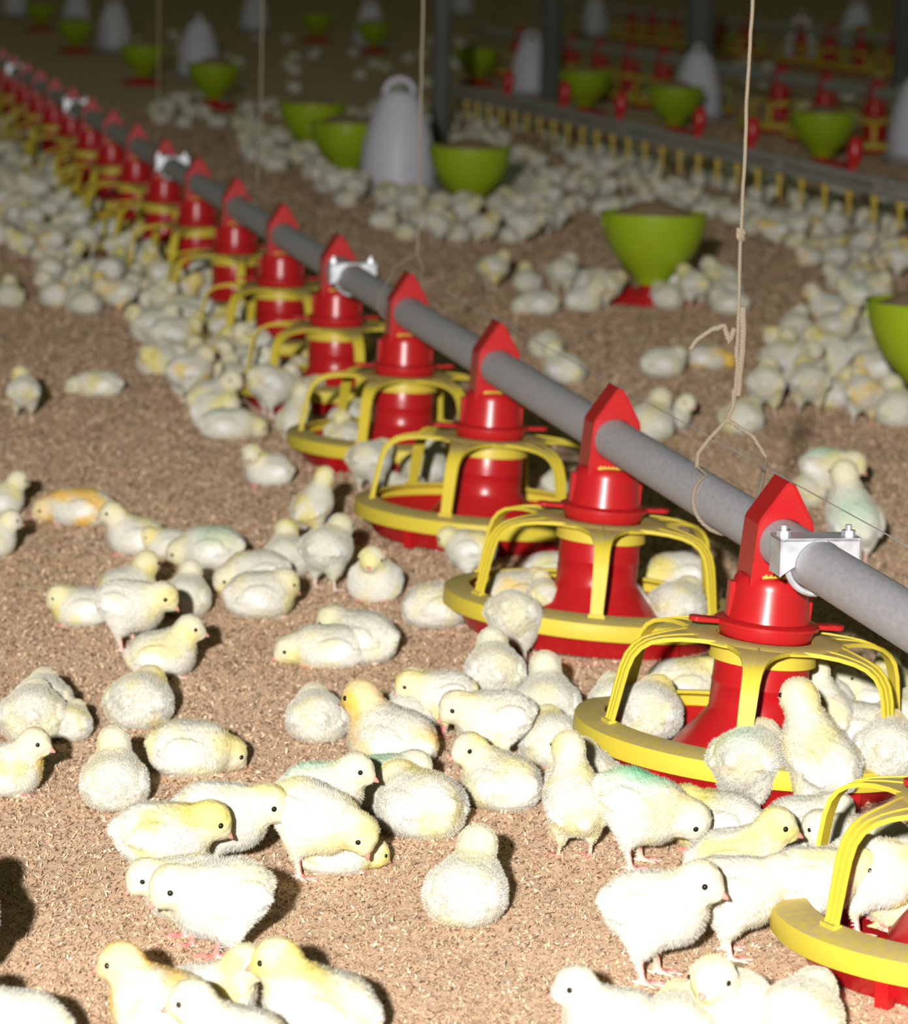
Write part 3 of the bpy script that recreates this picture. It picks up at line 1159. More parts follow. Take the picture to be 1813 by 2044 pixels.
def build_chick(pose, h=.00125):
    o = POSES[pose]
    lo, hi = (-.066, -.042, -.002), (.090, .042, .125)
    F = Field(lo, hi, h)
    B = np.array((0, 0, o['z']))
    R = rotY(o['pitch'])
    H = np.array(o['H'])
    hd = unit(o['hd'])
    lg = o.get('long', 1.0)
    wide = 1.0 if o['legs'] else 1.08

    def b(*p):
        return B + R @ (np.array(p) * (lg, 1, 1))
    F.ell(B, (.0315 * lg, .0285 * wide, .0270), R, .001)
    F.ell(b(.015, 0, -.003), (.0240, .0245 * wide, .0235), R)
    F.ell(b(-.0155, 0, .002), (.0212, .0245 * wide, .0235), R)
    F.cone(b(-.027, 0, .004), b(-.0370, 0, .005), .012, .0058, .012)
    if not o['legs']:
        F.ell((-.002, 0, .016), (.0340 * lg, .0320, .0165), None, .010)
    F.cone(b(.018, 0, .008), H, .0185, .0140, .012)
    side = unit(np.cross((0, 0, 1), hd))
    up = np.cross(hd, side)
    F.ell(H, (.0172, .0158, .0163), np.stack((hd, side, up), 1), .006)
    F.cone(H + hd * .006 - up * .003, H + hd * .0130 - up * .004, .0105, .0065, .006)
    for s in (-1, 1):
        Rw = R @ rotY(-14 if o['legs'] else -8)
        F.ell(b(-.003, s * .0245 * wide, .003), (.0225, .0065, .0130), Rw, .0022)
        F.cone(b(-.018, s * .0250 * wide, .000), b(-.0285, s * .0215 * wide, -.001), .006, .0030, .003)
    if o['legs']:
        for s in (-1, 1):
            y = s * .0145
            x0 = -.002 + s * .002
            F.ell((x0, y, .0350), (.0130, .0105, .0150), None, .008)
            F.cone((x0, y, .0300), (x0 - .003, y * 1.03, .0200), .0078, .0038, .005)
            F.cone((x0 - .003, y * 1.03, .0220), (x0 + .001, y * 1.08, .0030), .0026, .0022, .003, True)
            f0 = np.array((x0 + .001, y * 1.08, .0022))
            for da, L in ((-32, .0150), (0, .0175), (32, .0150), (180, .0075)):
                a = math.radians(da + s * 6)
                e = f0 + L * np.array((math.cos(a), math.sin(a), 0)) - np.array((0, 0, .0006))
                F.cone(f0, e, .0019, .0012, .0018, True)
    else:
        for s in (-1, 1):
            f0 = np.array((.018, s * .016, .0018))
            for da in (-24, 2, 28):
                a = math.radians(da)
                e = f0 + .0150 * np.array((math.cos(a), math.sin(a), 0))
                F.cone(f0, e, .0018, .0012, .0018, True)
    # clumpy fluff
    P = F.P
    lump = (np.sin(P[..., 0] * 520 + 2.1 * np.sin(P[..., 2] * 330)) * np.sin(P[..., 1] * 480 + 1.7 * np.sin(P[..., 0] * 300)) +
            np.sin(P[..., 2] * 560 + 1.9 * np.sin(P[..., 1] * 350)) * .6)
    F.d = F.d + np.where(F.pink > .003, lump * .00028, 0).astype(np.float32)
    v, q, ijk = F.surface()
    pink = F.pink[tuple(ijk.T)]
    hdist = np.linalg.norm(v - H, axis=1)
    tone = np.zeros((len(v), 4), np.float32)
    nb_ = np.linalg.norm(v - b(.020, 0, .012), axis=1)
    tone[:, 0] = np.clip(1.25 - hdist / .024, 0, 1) + np.clip(.55 - nb_ / .045, 0, 1) * .6
    tone[:, 0] = np.clip(tone[:, 0], 0, 1)
    tone[:, 1] = np.clip(1 - pink / .0011, 0, 1)
    tone[:, 2] = np.clip(1.35 - np.linalg.norm(v - b(-.010, .010, .024), axis=1) / .028, 0, 1)
    for s in (-1, 1):
        wv = (v - b(-.010, s * .029 * wide, .001)) @ (R @ rotY(-14))
        tone[:, 3] = np.maximum(tone[:, 3], np.clip(1.5 - np.sqrt((wv[:, 0] / .013) ** 2 + (wv[:, 1] / .009) ** 2 + (wv[:, 2] / .007) ** 2), 0, 1) * .9)
    return v, q, tone, H, hd, side, up, B, R


def mesh_np(name, v, q, tone=None, smooth=True):
    me = bpy.data.meshes.new(name)
    k = q.shape[1]
    me.vertices.add(len(v))
    me.vertices.foreach_set('co', np.asarray(v, np.float32).reshape(-1))
    me.loops.add(q.size)
    me.loops.foreach_set('vertex_index', q.reshape(-1).astype(np.int32))
    me.polygons.add(len(q))
    me.polygons.foreach_set('loop_start', np.arange(len(q), dtype=np.int32) * k)
    if smooth:
        me.polygons.foreach_set('use_smooth', np.ones(len(q), bool))
    me.update(calc_edges=True)
    if tone is not None:
        a = me.color_attributes.new('tone', 'FLOAT_COLOR', 'POINT')
        a.data.foreach_set('color', tone.reshape(-1))
    return me


def fluff(v, q, tone, H, hd, B, n, seed):
    """short down barbs laid over the skin, pointing towards the tail"""
    r = np.random.default_rng(seed)
    a, b_, c, d = (v[q[:, i]] for i in range(4))
    nr = np.cross(c - a, d - b_)
    ar = np.linalg.norm(nr, axis=1)
    nr = nr / (ar[:, None] + 1e-12)
    w = ar * (tone[q[:, 0], 1] < .2)
    i = r.choice(len(q), n, p=w / w.sum())
    u1, u2 = r.random((n, 1)), r.random((n, 1))
    p = (a[i] * (1 - u1) + b_[i] * u1) * (1 - u2) + (d[i] * (1 - u1) + c[i] * u1) * u2
    nn = nr[i]
    t = tone[q[i, 0]]
    hdist = np.linalg.norm(p - H, axis=1)
    keep = ~((((p - H) @ hd) > .0095) & (hdist < .02))
    p, nn, t, hdist = p[keep], nn[keep], t[keep], hdist[keep]
    n = len(p)
    back = np.tile(np.array((-1.0, 0, -.35)), (n, 1))
    hm = (hdist < .022)[:, None]
    back = np.where(hm, -hd * .8 + np.array((-.3, 0, -.3)), back)
    back = back - nn * (back * nn).sum(1, keepdims=True)
    back /= np.linalg.norm(back, axis=1, keepdims=True) + 1e-9
    dr = nn * (.50 + .35 * r.random((n, 1))) + back * .75 + (r.random((n, 3)) - .5) * .9
    dr /= np.linalg.norm(dr, axis=1, keepdims=True)
    L = (.0024 + .0022 * r.random((n, 1))) * np.where(hm, .62, 1)
    wd_ = np.cross(dr, nn)
    wd_ /= np.linalg.norm(wd_, axis=1, keepdims=True) + 1e-9
    hw = .00022 + .00012 * r.random((n, 1))
    base = p - nn * .0004
    V = np.stack((base - wd_ * hw, base + wd_ * hw, base + dr * L), 1).reshape(-1, 3)
    f = np.arange(3 * n).reshape(-1, 3)
    g = np.cross(V[f[:, 1]] - V[f[:, 0]], V[f[:, 2]] - V[f[:, 0]])
    bad = (g * nn).sum(1) < 0
    f[bad] = f[bad][:, ::-1]
    V[:, 2] = np.maximum(V[:, 2], .0003)
    return V, f, np.repeat(t, 3, axis=0)


PROTO = {}


def make_proto(pose, seed):
    v, q, tone, H, hd, side, up, B, R = build_chick(pose)
    me = mesh_np('chick', v, q, tone)
    me.materials.append(CHICK)
    V, f, t = fluff(v, q, tone, H, hd, B, 24000, seed)
    dn = mesh_np('down', V, f, t, smooth=False)
    dn.materials.append(DOWN)
    bk = MB()
    o0 = H + hd * .0150 - up * .0032
    # upper and lower bill
    ring = []
    for s, (x, wy, hz, dz) in enumerate(((-.004, .0058, .0046, 0), (.001, .0047, .0040, -.0003), (.0055, .0030, .0028, -.0011), (.0090, .0010, .0011, -.0024))):
        c = o0 + hd * x + up * dz
        ring.append([c + side * wy * math.cos(a) + up * hz * math.sin(a) for a in np.linspace(0, 2 * math.pi, 13)[:-1]])
    vv = [tuple(p) for r_ in ring for p in r_]
    ff = []
    for i in range(3):
        for k in range(12):
            l = (k + 1) % 12
            ff.append((i * 12 + k, i * 12 + l, i * 12 + 12 + l, i * 12 + 12 + k))
    ff.append(tuple(range(36, 48)))
    ff.append(tuple(range(12))[::-1])
    bk.add(vv, ff)
    bme = bk.mesh('beak', BEAK, auto=80)
    em = []
    for s in (-1, 1):
        c = H + hd * .0068 + side * s * .0140 + up * .0022
        m = MB()
        prof = [(.0026 * math.sin(a), -.0026 * math.cos(a)) for a in np.linspace(.0001, math.pi - .0001, 9)]
        m.lathe(prof, 14, c=tuple(c))
        em.append(m.mesh('eye', EYE, auto=80))
    PROTO[pose] = (me, dn, bme, em)


for i, ps in enumerate(POSES):
    make_proto(ps, 100 + i)

CH = []          # (x, y, radius) of every chick placed


def chick_at(pos, pose, heading, scale, col, label, group=None, fine=True, tilt=(0, 0)):
    me, dn, bme, em = PROTO[pose]
    o = link('chick', me)
    o.location = pos
    o.rotation_euler = (math.radians(tilt[0]), math.radians(tilt[1]), math.radians(heading))
    o.scale = (scale,) * 3
    o.color = col
    tag(o, label, 'chick', group)
    if fine:
        d = link('down', dn, o)
        d.color = col
    link('beak', bme, o)
    for m in em:
        link('eye', m, o)
    CH.append((pos[0], pos[1]))
    return o


BASE = .90
CRM = (.55, .55, .08, 1)      # head yellow, body yellow, warmth, 1 - dye
PALE = (.30, .28, .06, 1)
LEM = (.95, .85, .1, 1)
GOLD = (1, .9, .8, 1)
WARM = (.5, .75, .6, 1)


def C(px, py, pose, head, col, label, s=1.0, z=0.0, group=None, tilt=(0, 0)):
    p = at(px, py, z)
    return chick_at(p, pose, head, BASE * s, col, label, group, True, tilt)


# --- lower left quarter
C(25, 2125, 'sit', 200, PALE, 'large white chick cut off in the bottom left corner', 1.15)
C(8, 1583, 'sit', 352, WARM, 'chick with apricot breast entering from the left edge, pink beak to the right')
C(140, 1474, 'tuck', 80, CRM, 'small lump of cream chick peeping out right of the tail-on pair by the left edge', .72)
C(228, 1608, 'sit', 97, PALE, 'round white chick sitting tail-on below and left of the lying chick with its head right', 1.05)
C(378, 1543, 'sleep', 8, CRM, 'cream chick lying down with its head lowered at the right end', 1.12)
C(278, 1446, 'tuck', 75, CRM, 'headless-looking round cream chick alone, above the lying chick with its head right', 1.12)
C(66, 1474, 'tuck', 95, PALE, 'white chick tail-on near the left edge, another pressed behind it', 1.12)
C(86, 1440, 'tuck', 95, PALE, 'white chick mostly hidden behind a tail-on one near the left edge')
C(322, 1348, 'sit', 2, CRM, 'cream chick sitting with raised head and pink beak pointing right, left of centre', 1.05)
C(258, 1298, 'reach', 345, CRM, 'standing cream chick with pink legs, just above the sitting chick looking right', 1.12)
C(250, 1215, 'sit', 40, LEM, 'chick with yellow nape facing away, behind the standing cream chick', 1.05)
C(160, 1247, 'tuck', 185, LEM, 'yellowish chick sitting behind the left side of the standing cream chick', .95)
C(372, 1226, 'sit', 85, PALE, 'white chick tail-on to the right of the standing cream chick', .95)
C(518, 1230, 'tuck', 15, CRM, 'cream chick lying in front of another whose head peeks out left', 1.15)
C(512, 1180, 'sleep', 190, CRM, 'cream chick lying behind another, its head and dark eye at the left', 1.1)
C(270, 1105, 'sit', 185, CRM, 'chick with its beak pointing left, leftmost of the upper sitting row', 1.05)
C(330, 1112, 'tuck', 190, LEM, 'small yellow chick between the beak-left chick and the mint-backed one', .8)
C(422, 1132, 'sleep', 165, (.7, .25, .1, .8), 'chick with a mint-tinted back and yellow neck, in the upper sitting row', 1.15)
C(158, 1045, 'lie', 180, GOLD, 'chick lying stretched out with an orange patch, upper left', 1.12)
C(-2, 1030, 'sit', 30, CRM, 'cream chick cut by the left edge, level with the orange-patched one', .95)
C(-22, 1113, 'sit', 20, PALE, 'sliver of white chick at the left edge, below the orange-patched one', .95)
C(650, 1178, 'stand', 62, PALE, 'white chick standing tail-on with both pink legs visible, left of the pan', 1.08)
C(622, 1076, 'stretch', 50, LEM, 'yellow chick facing away with neck raised, behind the tail-on standing one', .9)
C(572, 1145, 'sit', 95, CRM, 'cream chick sitting at the left shoulder of the tail-on standing one', 1.0)
C(748, 1196, 'sit', 262, CRM, 'chick sitting square to the camera with a pink beak in mid face', 1.08)
C(535, 968, 'sit_l', 195, CRM, 'solitary round chick on bare litter facing left, above the yellow-necked group', 1.0)
C(47, 836, 'turn_l', 92, CRM, 'solitary chick standing tail-on near the left edge, upper half', .95)
C(196, 790, 'lie', 182, CRM, 'solitary chick lying with its head left, right of the tail-on loner', 1.0)
C(20, 612, 'sit', 100, CRM, 'round chick sitting at the left edge beside the crowd', 1.0)
C(-101, 1986, 'stand', 97, PALE, 'chick standing just outside the left edge, only its shadow showing', 1.3)  # unseen stand-in, added to cast the dark shadow at lower left
# --- middle
C(868, 1250, 'tuck', 30, CRM, 'cream chick sitting against the left rim of the second pan', 1.1)
C(940, 1165, 'reach', 150, LEM, 'chick with a yellow nape standing between the second and third pans', .95)
C(655, 1328, 'lie', 184, CRM, 'sleeping chick in mid picture with its head at the left', 1.05)
C(715, 1320, 'tuck', 160, PALE, 'white chick whose rounded back shows behind the sleeping chick in mid picture', 1.22)
C(782, 1530, 'sit', 150, GOLD, 'golden-headed chick in the centre with its beak pointing left', 1.27)
C(632, 1474, 'tuck', 100, PALE, 'round white chick sitting left of the golden-headed one', 1.02)
C(812, 1470, 'sit', 80, CRM, 'pale chick mostly hidden behind the golden-headed one', 1.0)
C(985, 1440, 'stand', 95, PALE, 'white chick tail-on at the top of the huddle right of the golden-headed one', 1.1)
C(880, 1470, 'reach', 190, LEM, 'chick leaning left into the huddle with a yellow nape', .95)
C(985, 1535, 'reach', 195, CRM, 'white chick with beak down-left in the middle of the centre huddle', 1.1)
C(1092, 1450, 'sit', 95, PALE, 'white chick tail-on at the right side of the centre huddle', 1.12)
C(1100, 1522, 'tuck', 100, CRM, 'cream chick low at the right of the huddle, behind the tall tail-on one', 1.05)
C(1000, 1610, 'sit_l', 140, CRM, 'cream chick sitting at the front of the huddle, head turned left', 1.1)
C(1165, 1612, 'tuck', 95, CRM, 'cream chick close behind the tall tail-on one beside the first pan', 1.2)
C(1145, 1712, 'stretch', 105, CRM, 'tall chick tail-on with raised head, left of the green-dyed one', 1.02)
C(1272, 1728, 'peck', 348, (.3, .5, .2, .12), 'chick with a green dye mark on its back', 1.18)
C(1430, 1696, 'tuck', 165, LEM, 'yellowish chick crouching right of the green-dyed one', 1.15)
C(1468, 1775, 'sit', 355, LEM, 'yellow-headed chick looking right above the standing pair', 1.15)
C(1302, 1955, 'stand', 342, PALE, 'white chick standing in profile on two pink legs, lower right', 1.19)
C(1455, 1908, 'reach', 12, PALE, 'white chick standing with its head in the nearest pan, right of the profile one', 1.15)
C(1452, 2084, 'sit', 244, CRM, 'chick facing the camera with two dark eyes at the bottom edge', 1.17)
C(1590, 2094, 'tuck', 60, PALE, 'white chick whose back shows right of the one facing the camera', 1.1)
C(1225, 2105, 'sit', 190, PALE, 'chick at the bottom edge with its beak left, left of the one facing the camera', 1.05)
C(1345, 2110, 'tuck', 80, PALE, 'white back at the bottom edge between two chicks showing eyes', 1.0)
C(930, 1835, 'sit', 75, PALE, 'solitary white chick sitting tail-on, bottom centre', 1.12)
C(320, 1792, 'reach', 8, LEM, 'front chick of the left trio, pale yellow head to the right', 1.15)
C(440, 1748, 'reach', 352, CRM, 'middle chick of the left trio, its eye and beak to the right', 1.15)
C(622, 1748, 'peck', 335, CRM, 'standing chick at the right of the left trio, head bent down', 1.15)
C(640, 1690, 'stand', 348, (.5, .2, .1, .6), 'greenish-headed chick looking right behind the left trio', 1.05)
C(668, 1738, 'lie', 15, LEM, 'yellowish chick lying behind the legs of the left trio', .85)
C(838, 1664, 'tuck', 130, CRM, 'cream chick lying right of the left trio, back to the camera', 1.25)
C(768, 1615, 'tuck', 20, (.3, .2, .1, .65), 'mint-tinted chick behind the lying one right of the trio', 1.1)
C(440, 1925, 'reach', 208, PALE, 'white chick bending left with pink feet, bottom left group', 1.18)
C(372, 1880, 'reach', 205, CRM, 'chick whose head peeks out left behind the bending white one', 1.0)
C(640, 2085, 'sit', 165, LEM, 'chick with raised head looking left in the bottom left huddle', 1.2)
C(325, 2072, 'sit', 172, GOLD, 'orange-naped chick looking left at the bottom edge', 1.1)
C(412, 2050, 'sit', 350, LEM, 'yellow-faced chick looking right in the bottom left huddle', 1.02)
C(470, 2152, 'sit', 176, CRM, 'lowest chick of the bottom left huddle, eye and pink beak left', 1.1)
# --- first pan
C(1290, 1470, 'tuck', 70, CRM, 'cream chick sitting inside the left side of the first whole pan', 1.15, .022)
C(1228, 1440, 'tuck', 100, PALE, 'pale chick behind the left arm of the first whole pan', .9, .03)
C(1362, 1412, 'tuck', 20, CRM, 'cream chick inside the first whole pan, left of its red tube', 1.1, .012)
C(1485, 1632, 'reach', 65, (.3, .5, .3, .8), 'chick standing tail-on at the front rim of the first whole pan', 1.18)
C(1632, 1640, 'stretch', 128, CRM, 'tall chick with a white wing leaning over the front rim of the first pan', 1.22)
C(1765, 1612, 'reach', 80, WARM, 'yellow-winged chick tail-on by the right edge, at the first pan', 1.18)
C(1605, 1702, 'tuck', 10, PALE, 'white chick crouching between the first pan and the yellow-headed one', 1.1)
C(1650, 1500, 'stretch', 120, CRM, 'cream chick upright inside the right side of the first pan', .85, .012)
C(1722, 1500, 'tuck', 150, PALE, 'pale chick inside the right side of the first pan, low', 1.05, .012)
C(1795, 1478, 'tuck', 60, CRM, 'cream chick at the right rim of the first pan, cut by the edge', 1.0, .012)
C(1640, 1432, 'sit', 200, PALE, 'white chick behind the red tube of the first pan, right side', .9, .012)
C(1730, 1430, 'sit_l', 170, CRM, 'cream chick at the far right rim of the first pan', .9, .0)
C(1790, 1415, 'sit', 110, CRM, 'blurred cream chick beyond the first pan at the right edge', .9)
# --- nearest pan, right edge
C(1615, 1872, 'reach', 5, CRM, 'chick inside the nearest pan behind its left arm', 1.05, .012)
C(1735, 1862, 'reach', 330, LEM, 'yellowish chick feeding in the nearest pan, right of its front arm', 1.12, .012)
C(1808, 1845, 'sit', 190, CRM, 'chick in the nearest pan at the edge, red beak down', 1.0, .012)
C(1690, 1730, 'tuck', 170, PALE, 'pale chick between the two yellow arms of the nearest pan', 1.0)
C(1795, 1765, 'tuck', 100, PALE, 'pale chick beyond the front arm of the nearest pan at the edge', 1.0)
# --- second pan
C(1024, 1322, 'peck', 72, PALE, 'white chick standing tail-on at the front rim of the second pan', 1.12)
C(1028, 1222, 'tuck', 30, WARM, 'warm cream chick inside the second pan behind the tail-on one', 1.05, .014)
C(1225, 1245, 'tuck', 165, PALE, 'white chick inside the second pan behind its front arm', 1.1, .012)
C(1350, 1248, 'tuck', 60, CRM, 'pale chick inside the right of the second pan, lower of two', 1.1, .012)
C(1352, 1180, 'sleep', 190, LEM, 'yellowish chick inside the right of the second pan, upper of two', 1.05, .012)
C(1095, 1165, 'tuck', 20, CRM, 'chick beyond the second pan, between its left arms and red tube', .85, .0)
C(1085, 1255, 'stand', 100, CRM, 'cream chick upright at the rim of the second pan, right of the tail-on one', .78, .010)
# --- third pan
C(935, 1030, 'reach', 100, CRM, 'cream chick inside the third pan behind its front arm', 1.05, .012)
C(812, 1012, 'tuck', 150, PALE, 'greyish white chick inside the left of the third pan', .95, .012)
C(845, 965, 'sit', 60, CRM, 'chick at the far left rim of the third pan between two arms', 1.05, .012)
C(1110, 985, 'tuck', 90, PALE, 'small pale chick at the right rim of the third pan', .7, .012)
C(980, 1008, 'tuck', 330, CRM, 'cream chick low inside the third pan, right of its front arm', .95, .012)
C(735, 985, 'reach', 60, PALE, 'pale chick squeezed between the third and fourth pans', 1.05)
# --- fourth pan and round it
C(692, 940, 'reach', 92, CRM, 'chick standing tail-on at the front rim of the fourth pan', 1.0)
C(700, 868, 'tuck', 70, CRM, 'pale chick inside the fourth pan', 1.1, .014)
C(792, 925, 'stretch', 95, PALE, 'pale chick with raised head climbing between third and fourth pans', .95)
C(588, 895, 'stretch', 70, CRM, 'chick standing upright left of the fourth pan', .95)
C(600, 770, 'sit', 60, GOLD, 'orange-patched chick in the crowd left of the fourth pan', 1.0)
C(455, 876, 'lie', 10, (.6, .3, .1, .8), 'pale chick lying in front of the dense left crowd', 1.12)
# --- beyond the pipe, right
C(1090, 715, 'tuck', 80, CRM, 'blurred cream chick just beyond the pipe, above the second hood', 1.04)
C(1125, 765, 'sit', 130, CRM, 'blurred cream chick just beyond the pipe, right of the second hood', 1.16)
C(1295, 880, 'sit', 60, CRM, 'blurred chick beyond the pipe, right beside the hood by the twine', 1.28)
C(1335, 858, 'sit_r', 20, CRM, 'blurred chick beyond the pipe, looking right left of the twine loop', 0.99)
C(1650, 1010, 'reach', 330, (.6, .5, .1, .45), 'blurred chick with green-tinged back behind the clamped hood', 1.16)
C(1700, 1130, 'stretch', 110, (.6, .2, .1, .75), 'blurred upright chick behind the zinc clamp', 1.28)
C(1610, 1010, 'tuck', 80, CRM, 'blurred chick partly hidden by the tip of the clamped hood', 0.93)
C(1322, 752, 'tuck', 20, PALE, 'blurred white chick alone left of the frayed twine strip', 1.16)
C(1410, 735, 'lie', 0, GOLD, 'blurred orange-bellied chick behind the frayed twine strip', 0.99)
C(1480, 865, 'tuck', 60, CRM, 'blurred chick seen through the top of the twine loop', 1.16)
C(1528, 830, 'stand', 80, CRM, 'blurred chick tail-on right of the doubled twine', 1.16)
C(1560, 740, 'sit', 70, CRM, 'blurred chick facing away at the left end of the right-hand group', 1.22)
C(1612, 830, 'stand', 100, CRM, 'blurred chick standing left of the dark crack in the right-hand group', 1.22)
C(1665, 815, 'sit', 40, LEM, 'blurred chick right of the standing one in the right-hand group', 1.10)
C(1720, 850, 'stand', 95, WARM, 'blurred chick tail-on at the red base by the right edge', 1.16)
C(1790, 850, 'sit', 100, PALE, 'blurred white chick at the red base by the right edge', 1.28)
C(982, 580, 'stand', 40, LEM, 'blurred chick standing leftmost in front of the centre green hopper', 1.10)
C(1052, 583, 'sit', 100, CRM, 'blurred chick second from left in front of the centre green hopper', 1.04)
C(1075, 628, 'sleep', 170, PALE, 'blurred chick lying lowest left of the centre green hopper', 1.16)
GC = 'chicks round the centre green hopper'
for x, y, ps, hd in ((1122, 592, 'stand', 60), (1172, 585, 'tuck', 20), (1165, 622, 'sit', 330), (1205, 618, 'reach', 40), (1330, 616, 'tuck', 120),
                     (1345, 606, 'reach', 150), (1385, 617, 'stand', 130), (1412, 603, 'tuck', 170), (1445, 600, 'sit', 200), (1456, 628, 'tuck', 160), (1440, 575, 'sit', 190)):
    C(x, y, ps, hd, CRM if x % 2 else PALE, 'blurred cream chick feeding round the red base of the centre green hopper', 1.16, 0, GC)


# --- crowds further off, placed by where each huddle stands on the floor
def inside(x, y, poly):
    r = False
    n = len(poly)
    for i in range(n):
        (x0, y0), (x1, y1) = poly[i], poly[(i + 1) % n]
        if (y0 > y) != (y1 > y) and x < (x1 - x0) * (y - y0) / (y1 - y0) + x0:
            r = not r
    return r


ROOM_LEFT = [300 - len(CH)]
FAR = []


def clear(p, gap, pans=.165):
    for x, y in CH + [(f[0], f[1]) for f in FAR]:
        if (x - p.x) ** 2 + (y - p.y) ** 2 < gap * gap:
            return False
    for x, y in PANS:
        if (x - p.x) ** 2 + (y - p.y) ** 2 < pans * pans:
            return False
    for x, y, r in PANS2:
        if (x - p.x) ** 2 + (y - p.y) ** 2 < (r + .005) ** 2:
            return False
    return True


KINDS = ['tuck', 'sit', 'tuck', 'reach', 'stand', 'sit_l', 'sit_r', 'peck', 'tuck', 'sleep']


def crowd(poly, n, label, group, gap=.064, far=False):
    xs_ = [p[0] for p in poly]
    ys_ = [p[1] for p in poly]
    done = tries = 0
    while done < n and tries < n * 60:
        tries += 1
        x, y = random.uniform(min(xs_), max(xs_)), random.uniform(min(ys_), max(ys_))
        if not inside(x, y, poly):
            continue
        p = at(x, y)
        if not clear(p, gap):
            continue
        pose = random.choice(KINDS)
        hd = random.uniform(0, 360)
        s = BASE * random.uniform(1.05, 1.26)
        col = random.choice((CRM, CRM, PALE, LEM, WARM, (.4, .3, .2, .85)))
        done += 1
        if far or ROOM_LEFT[0] <= 0:
            FAR.append((p.x, p.y, pose, hd, s))
        else:
            ROOM_LEFT[0] -= 1
            chick_at(p, pose, hd, s, col, label, group, fine=p.y < 7.5)
    return done


def ring_(px, py, r, n, label, group, a0=0, a1=360):
    c = at(px, py)
    for k in range(n):
        a = math.radians(a0 + (a1 - a0) * (k + random.uniform(.2, .8)) / n)
        rr = r * random.uniform(.95, 1.25)
        p = Vector((c.x + rr * math.cos(a), c.y + rr * math.sin(a), 0))
        if any((x - p.x) ** 2 + (y - p.y) ** 2 < .050 ** 2 for x, y in CH):
            continue
        hd = math.degrees(a) + 180 + random.uniform(-50, 50)
        chick_at(p, random.choice(('stand', 'reach', 'tuck', 'sit', 'peck')), hd, BASE * random.uniform(1.08, 1.22), random.choice((CRM, PALE, CRM, LEM)), label, group, fine=True)
        ROOM_LEFT[0] -= 1


crowd([(300, 610), (420, 575), (560, 600), (640, 690), (640, 760), (560, 800), (560, 840), (420, 880), (340, 810), (300, 720)], 44,
      'cream chick packed into the dense crowd left of the fourth and fifth pans', 'dense crowd left of the fourth and fifth pans')
# inside the further pans
for t, n in ((3, 2), (4, 4), (5, 4), (6, 3), (7, 3), (8, 3)):
    c = on_line(t)
    for k in range(n):
        a = math.radians(180 + random.uniform(-60, 75))
        rr = random.uniform(.108, .118)
        p = Vector((c.x + rr * math.cos(a), c.y + rr * math.sin(a), .012))
        if any((x - p.x) ** 2 + (y - p.y) ** 2 < .055 ** 2 for x, y in CH):
            continue
        chick_at(p, random.choice(('tuck', 'sit', 'stand')), math.degrees(a) + random.uniform(90, 270), BASE, random.choice((CRM, PALE, LEM)),
                 'pale chick sitting inside the %s pan from the camera along the near pipe' % ORD[t + 1], 'chicks inside the %s pan' % ORD[t + 1])
        ROOM_LEFT[0] -= 1
ring_(935, 436, .16, 12, 'blurred cream chick round the green hopper beside the large white drinker', 'chicks round the hopper beside the large drinker', 150, 390)
crowd([(1545, 640), (1640, 620), (1760, 640), (1760, 760), (1700, 800), (1560, 790)], 16,
      'blurred cream chick in the group between twine and the right-edge hopper', 'group by the right-edge hopper')
crowd([(140, 470), (300, 540), (330, 600), (250, 640), (115, 622), (60, 545), (0, 530), (0, 440)], 38,
      'blurred cream chick in the left-edge crowd beside the sixth to eighth pans', 'left-edge crowd beside the sixth to eighth pans', .067)
crowd([(740, 385), (860, 410), (1000, 450), (1130, 470), (1000, 510), (880, 500), (760, 470)], 22,
      'blurred cream chick below the large white drinker and its neighbouring hopper', 'chicks below the large white drinker')
crowd([(1540, 500), (1640, 470), (1813, 450), (1813, 600), (1680, 600), (1660, 560)], 24,
      'blurred greenish cream chick at the right edge between drinker line and twine group', 'chicks under the right end of the drinker line')
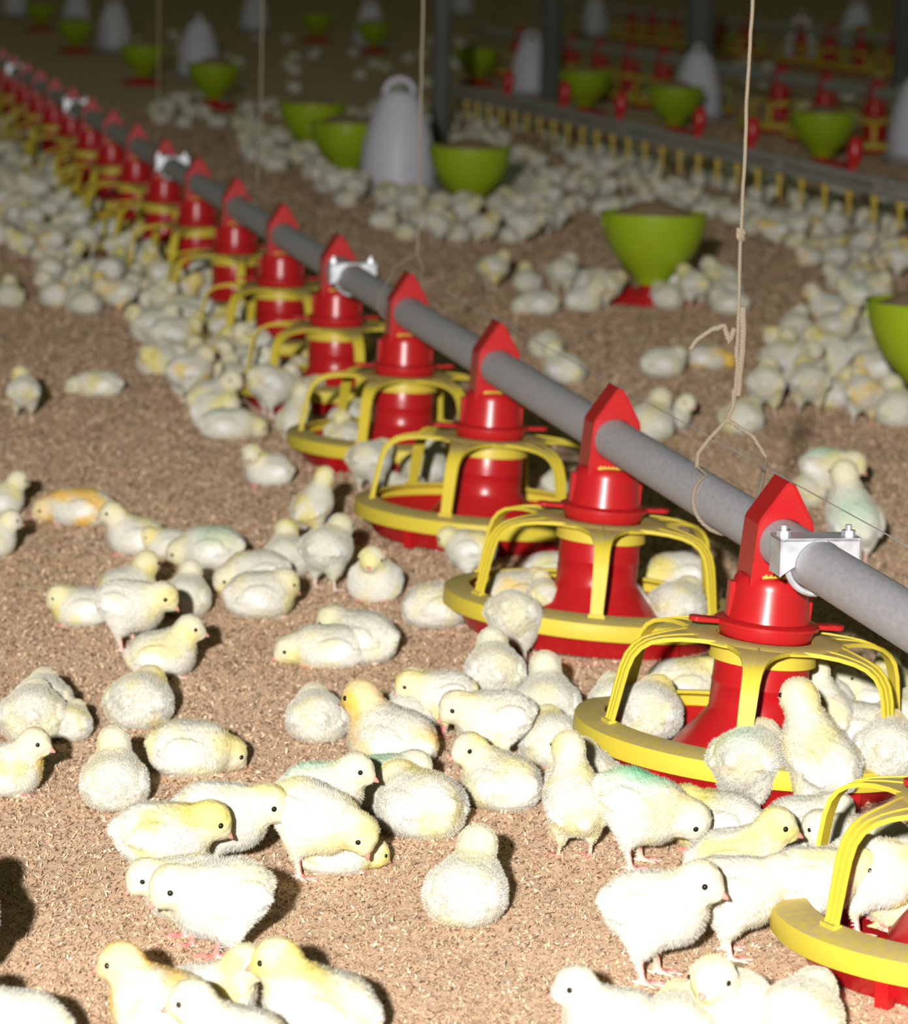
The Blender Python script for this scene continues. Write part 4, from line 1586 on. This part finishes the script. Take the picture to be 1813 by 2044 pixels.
crowd([(0, 300), (60, 330), (150, 410), (240, 520), (140, 470), (0, 440)], 34,
      'small blurred chick at the left edge beside the ninth to twelfth pans', 'left-edge crowd beside the far pans', .068)
crowd([(1000, 330), (1200, 380), (1450, 430), (1813, 470), (1813, 500), (1640, 470), (1540, 490), (1400, 440), (1200, 440), (1010, 410)], 48,
      'small blurred chick crowding under the yellow drinker nipples', 'chicks under the drinker line', .082)
crowd([(480, 300), (600, 300), (700, 380), (760, 470), (640, 380), (500, 330)], 24,
      'small blurred chick beyond the pipe near the two green hoppers', 'chicks near the two green hoppers', .072)
# everything further away is one flock
crowd([(950, 300), (1100, 320), (1300, 370), (1500, 390), (1813, 450), (1813, 490), (1450, 440), (1000, 420)], 25, '', '', .062, True)
crowd([(440, 270), (620, 280), (740, 330), (860, 400), (720, 400), (600, 340)], 34, '', '', .062, True)
crowd([(0, 230), (40, 250), (120, 360), (60, 360), (0, 320)], 30, '', '', .07, True)
crowd([(900, 240), (1080, 260), (1400, 330), (1813, 410), (1813, 450), (1400, 380), (900, 300)], 45, '', '', .09, True)
crowd([(300, 200), (700, 230), (1000, 230), (1000, 290), (600, 280), (300, 250)], 45, '', '', .12, True)
crowd([(200, 60), (1813, 150), (1813, 300), (1000, 200), (400, 190)], 60, '', '', .25, True)

LOW = {}
for ps in ('tuck', 'sit', 'stand', 'reach', 'sleep'):
    v, q, tone, *_ = build_chick(ps, .0042)
    LOW[ps] = (v, q, tone)
VV, QQ, TT = [], [], []
nv = 0
for x, y, ps, hd, s in FAR:
    v, q, tone = LOW.get(ps, LOW['tuck'])
    a = math.radians(hd)
    M = np.array(((math.cos(a), -math.sin(a), 0), (math.sin(a), math.cos(a), 0), (0, 0, 1))) * s
    VV.append(v @ M.T + np.array((x, y, 0)))
    QQ.append(q + nv)
    TT.append(tone)
    nv += len(v)
fm = mesh_np('flock', np.concatenate(VV), np.concatenate(QQ), np.concatenate(TT))
fm.materials.append(CHICK)
fo = link('flock', fm)
fo.color = (.4, .2, .15, 1)
tag(fo, 'far flock of tiny blurred chicks over the dark litter in the background', 'chick', kind='stuff')
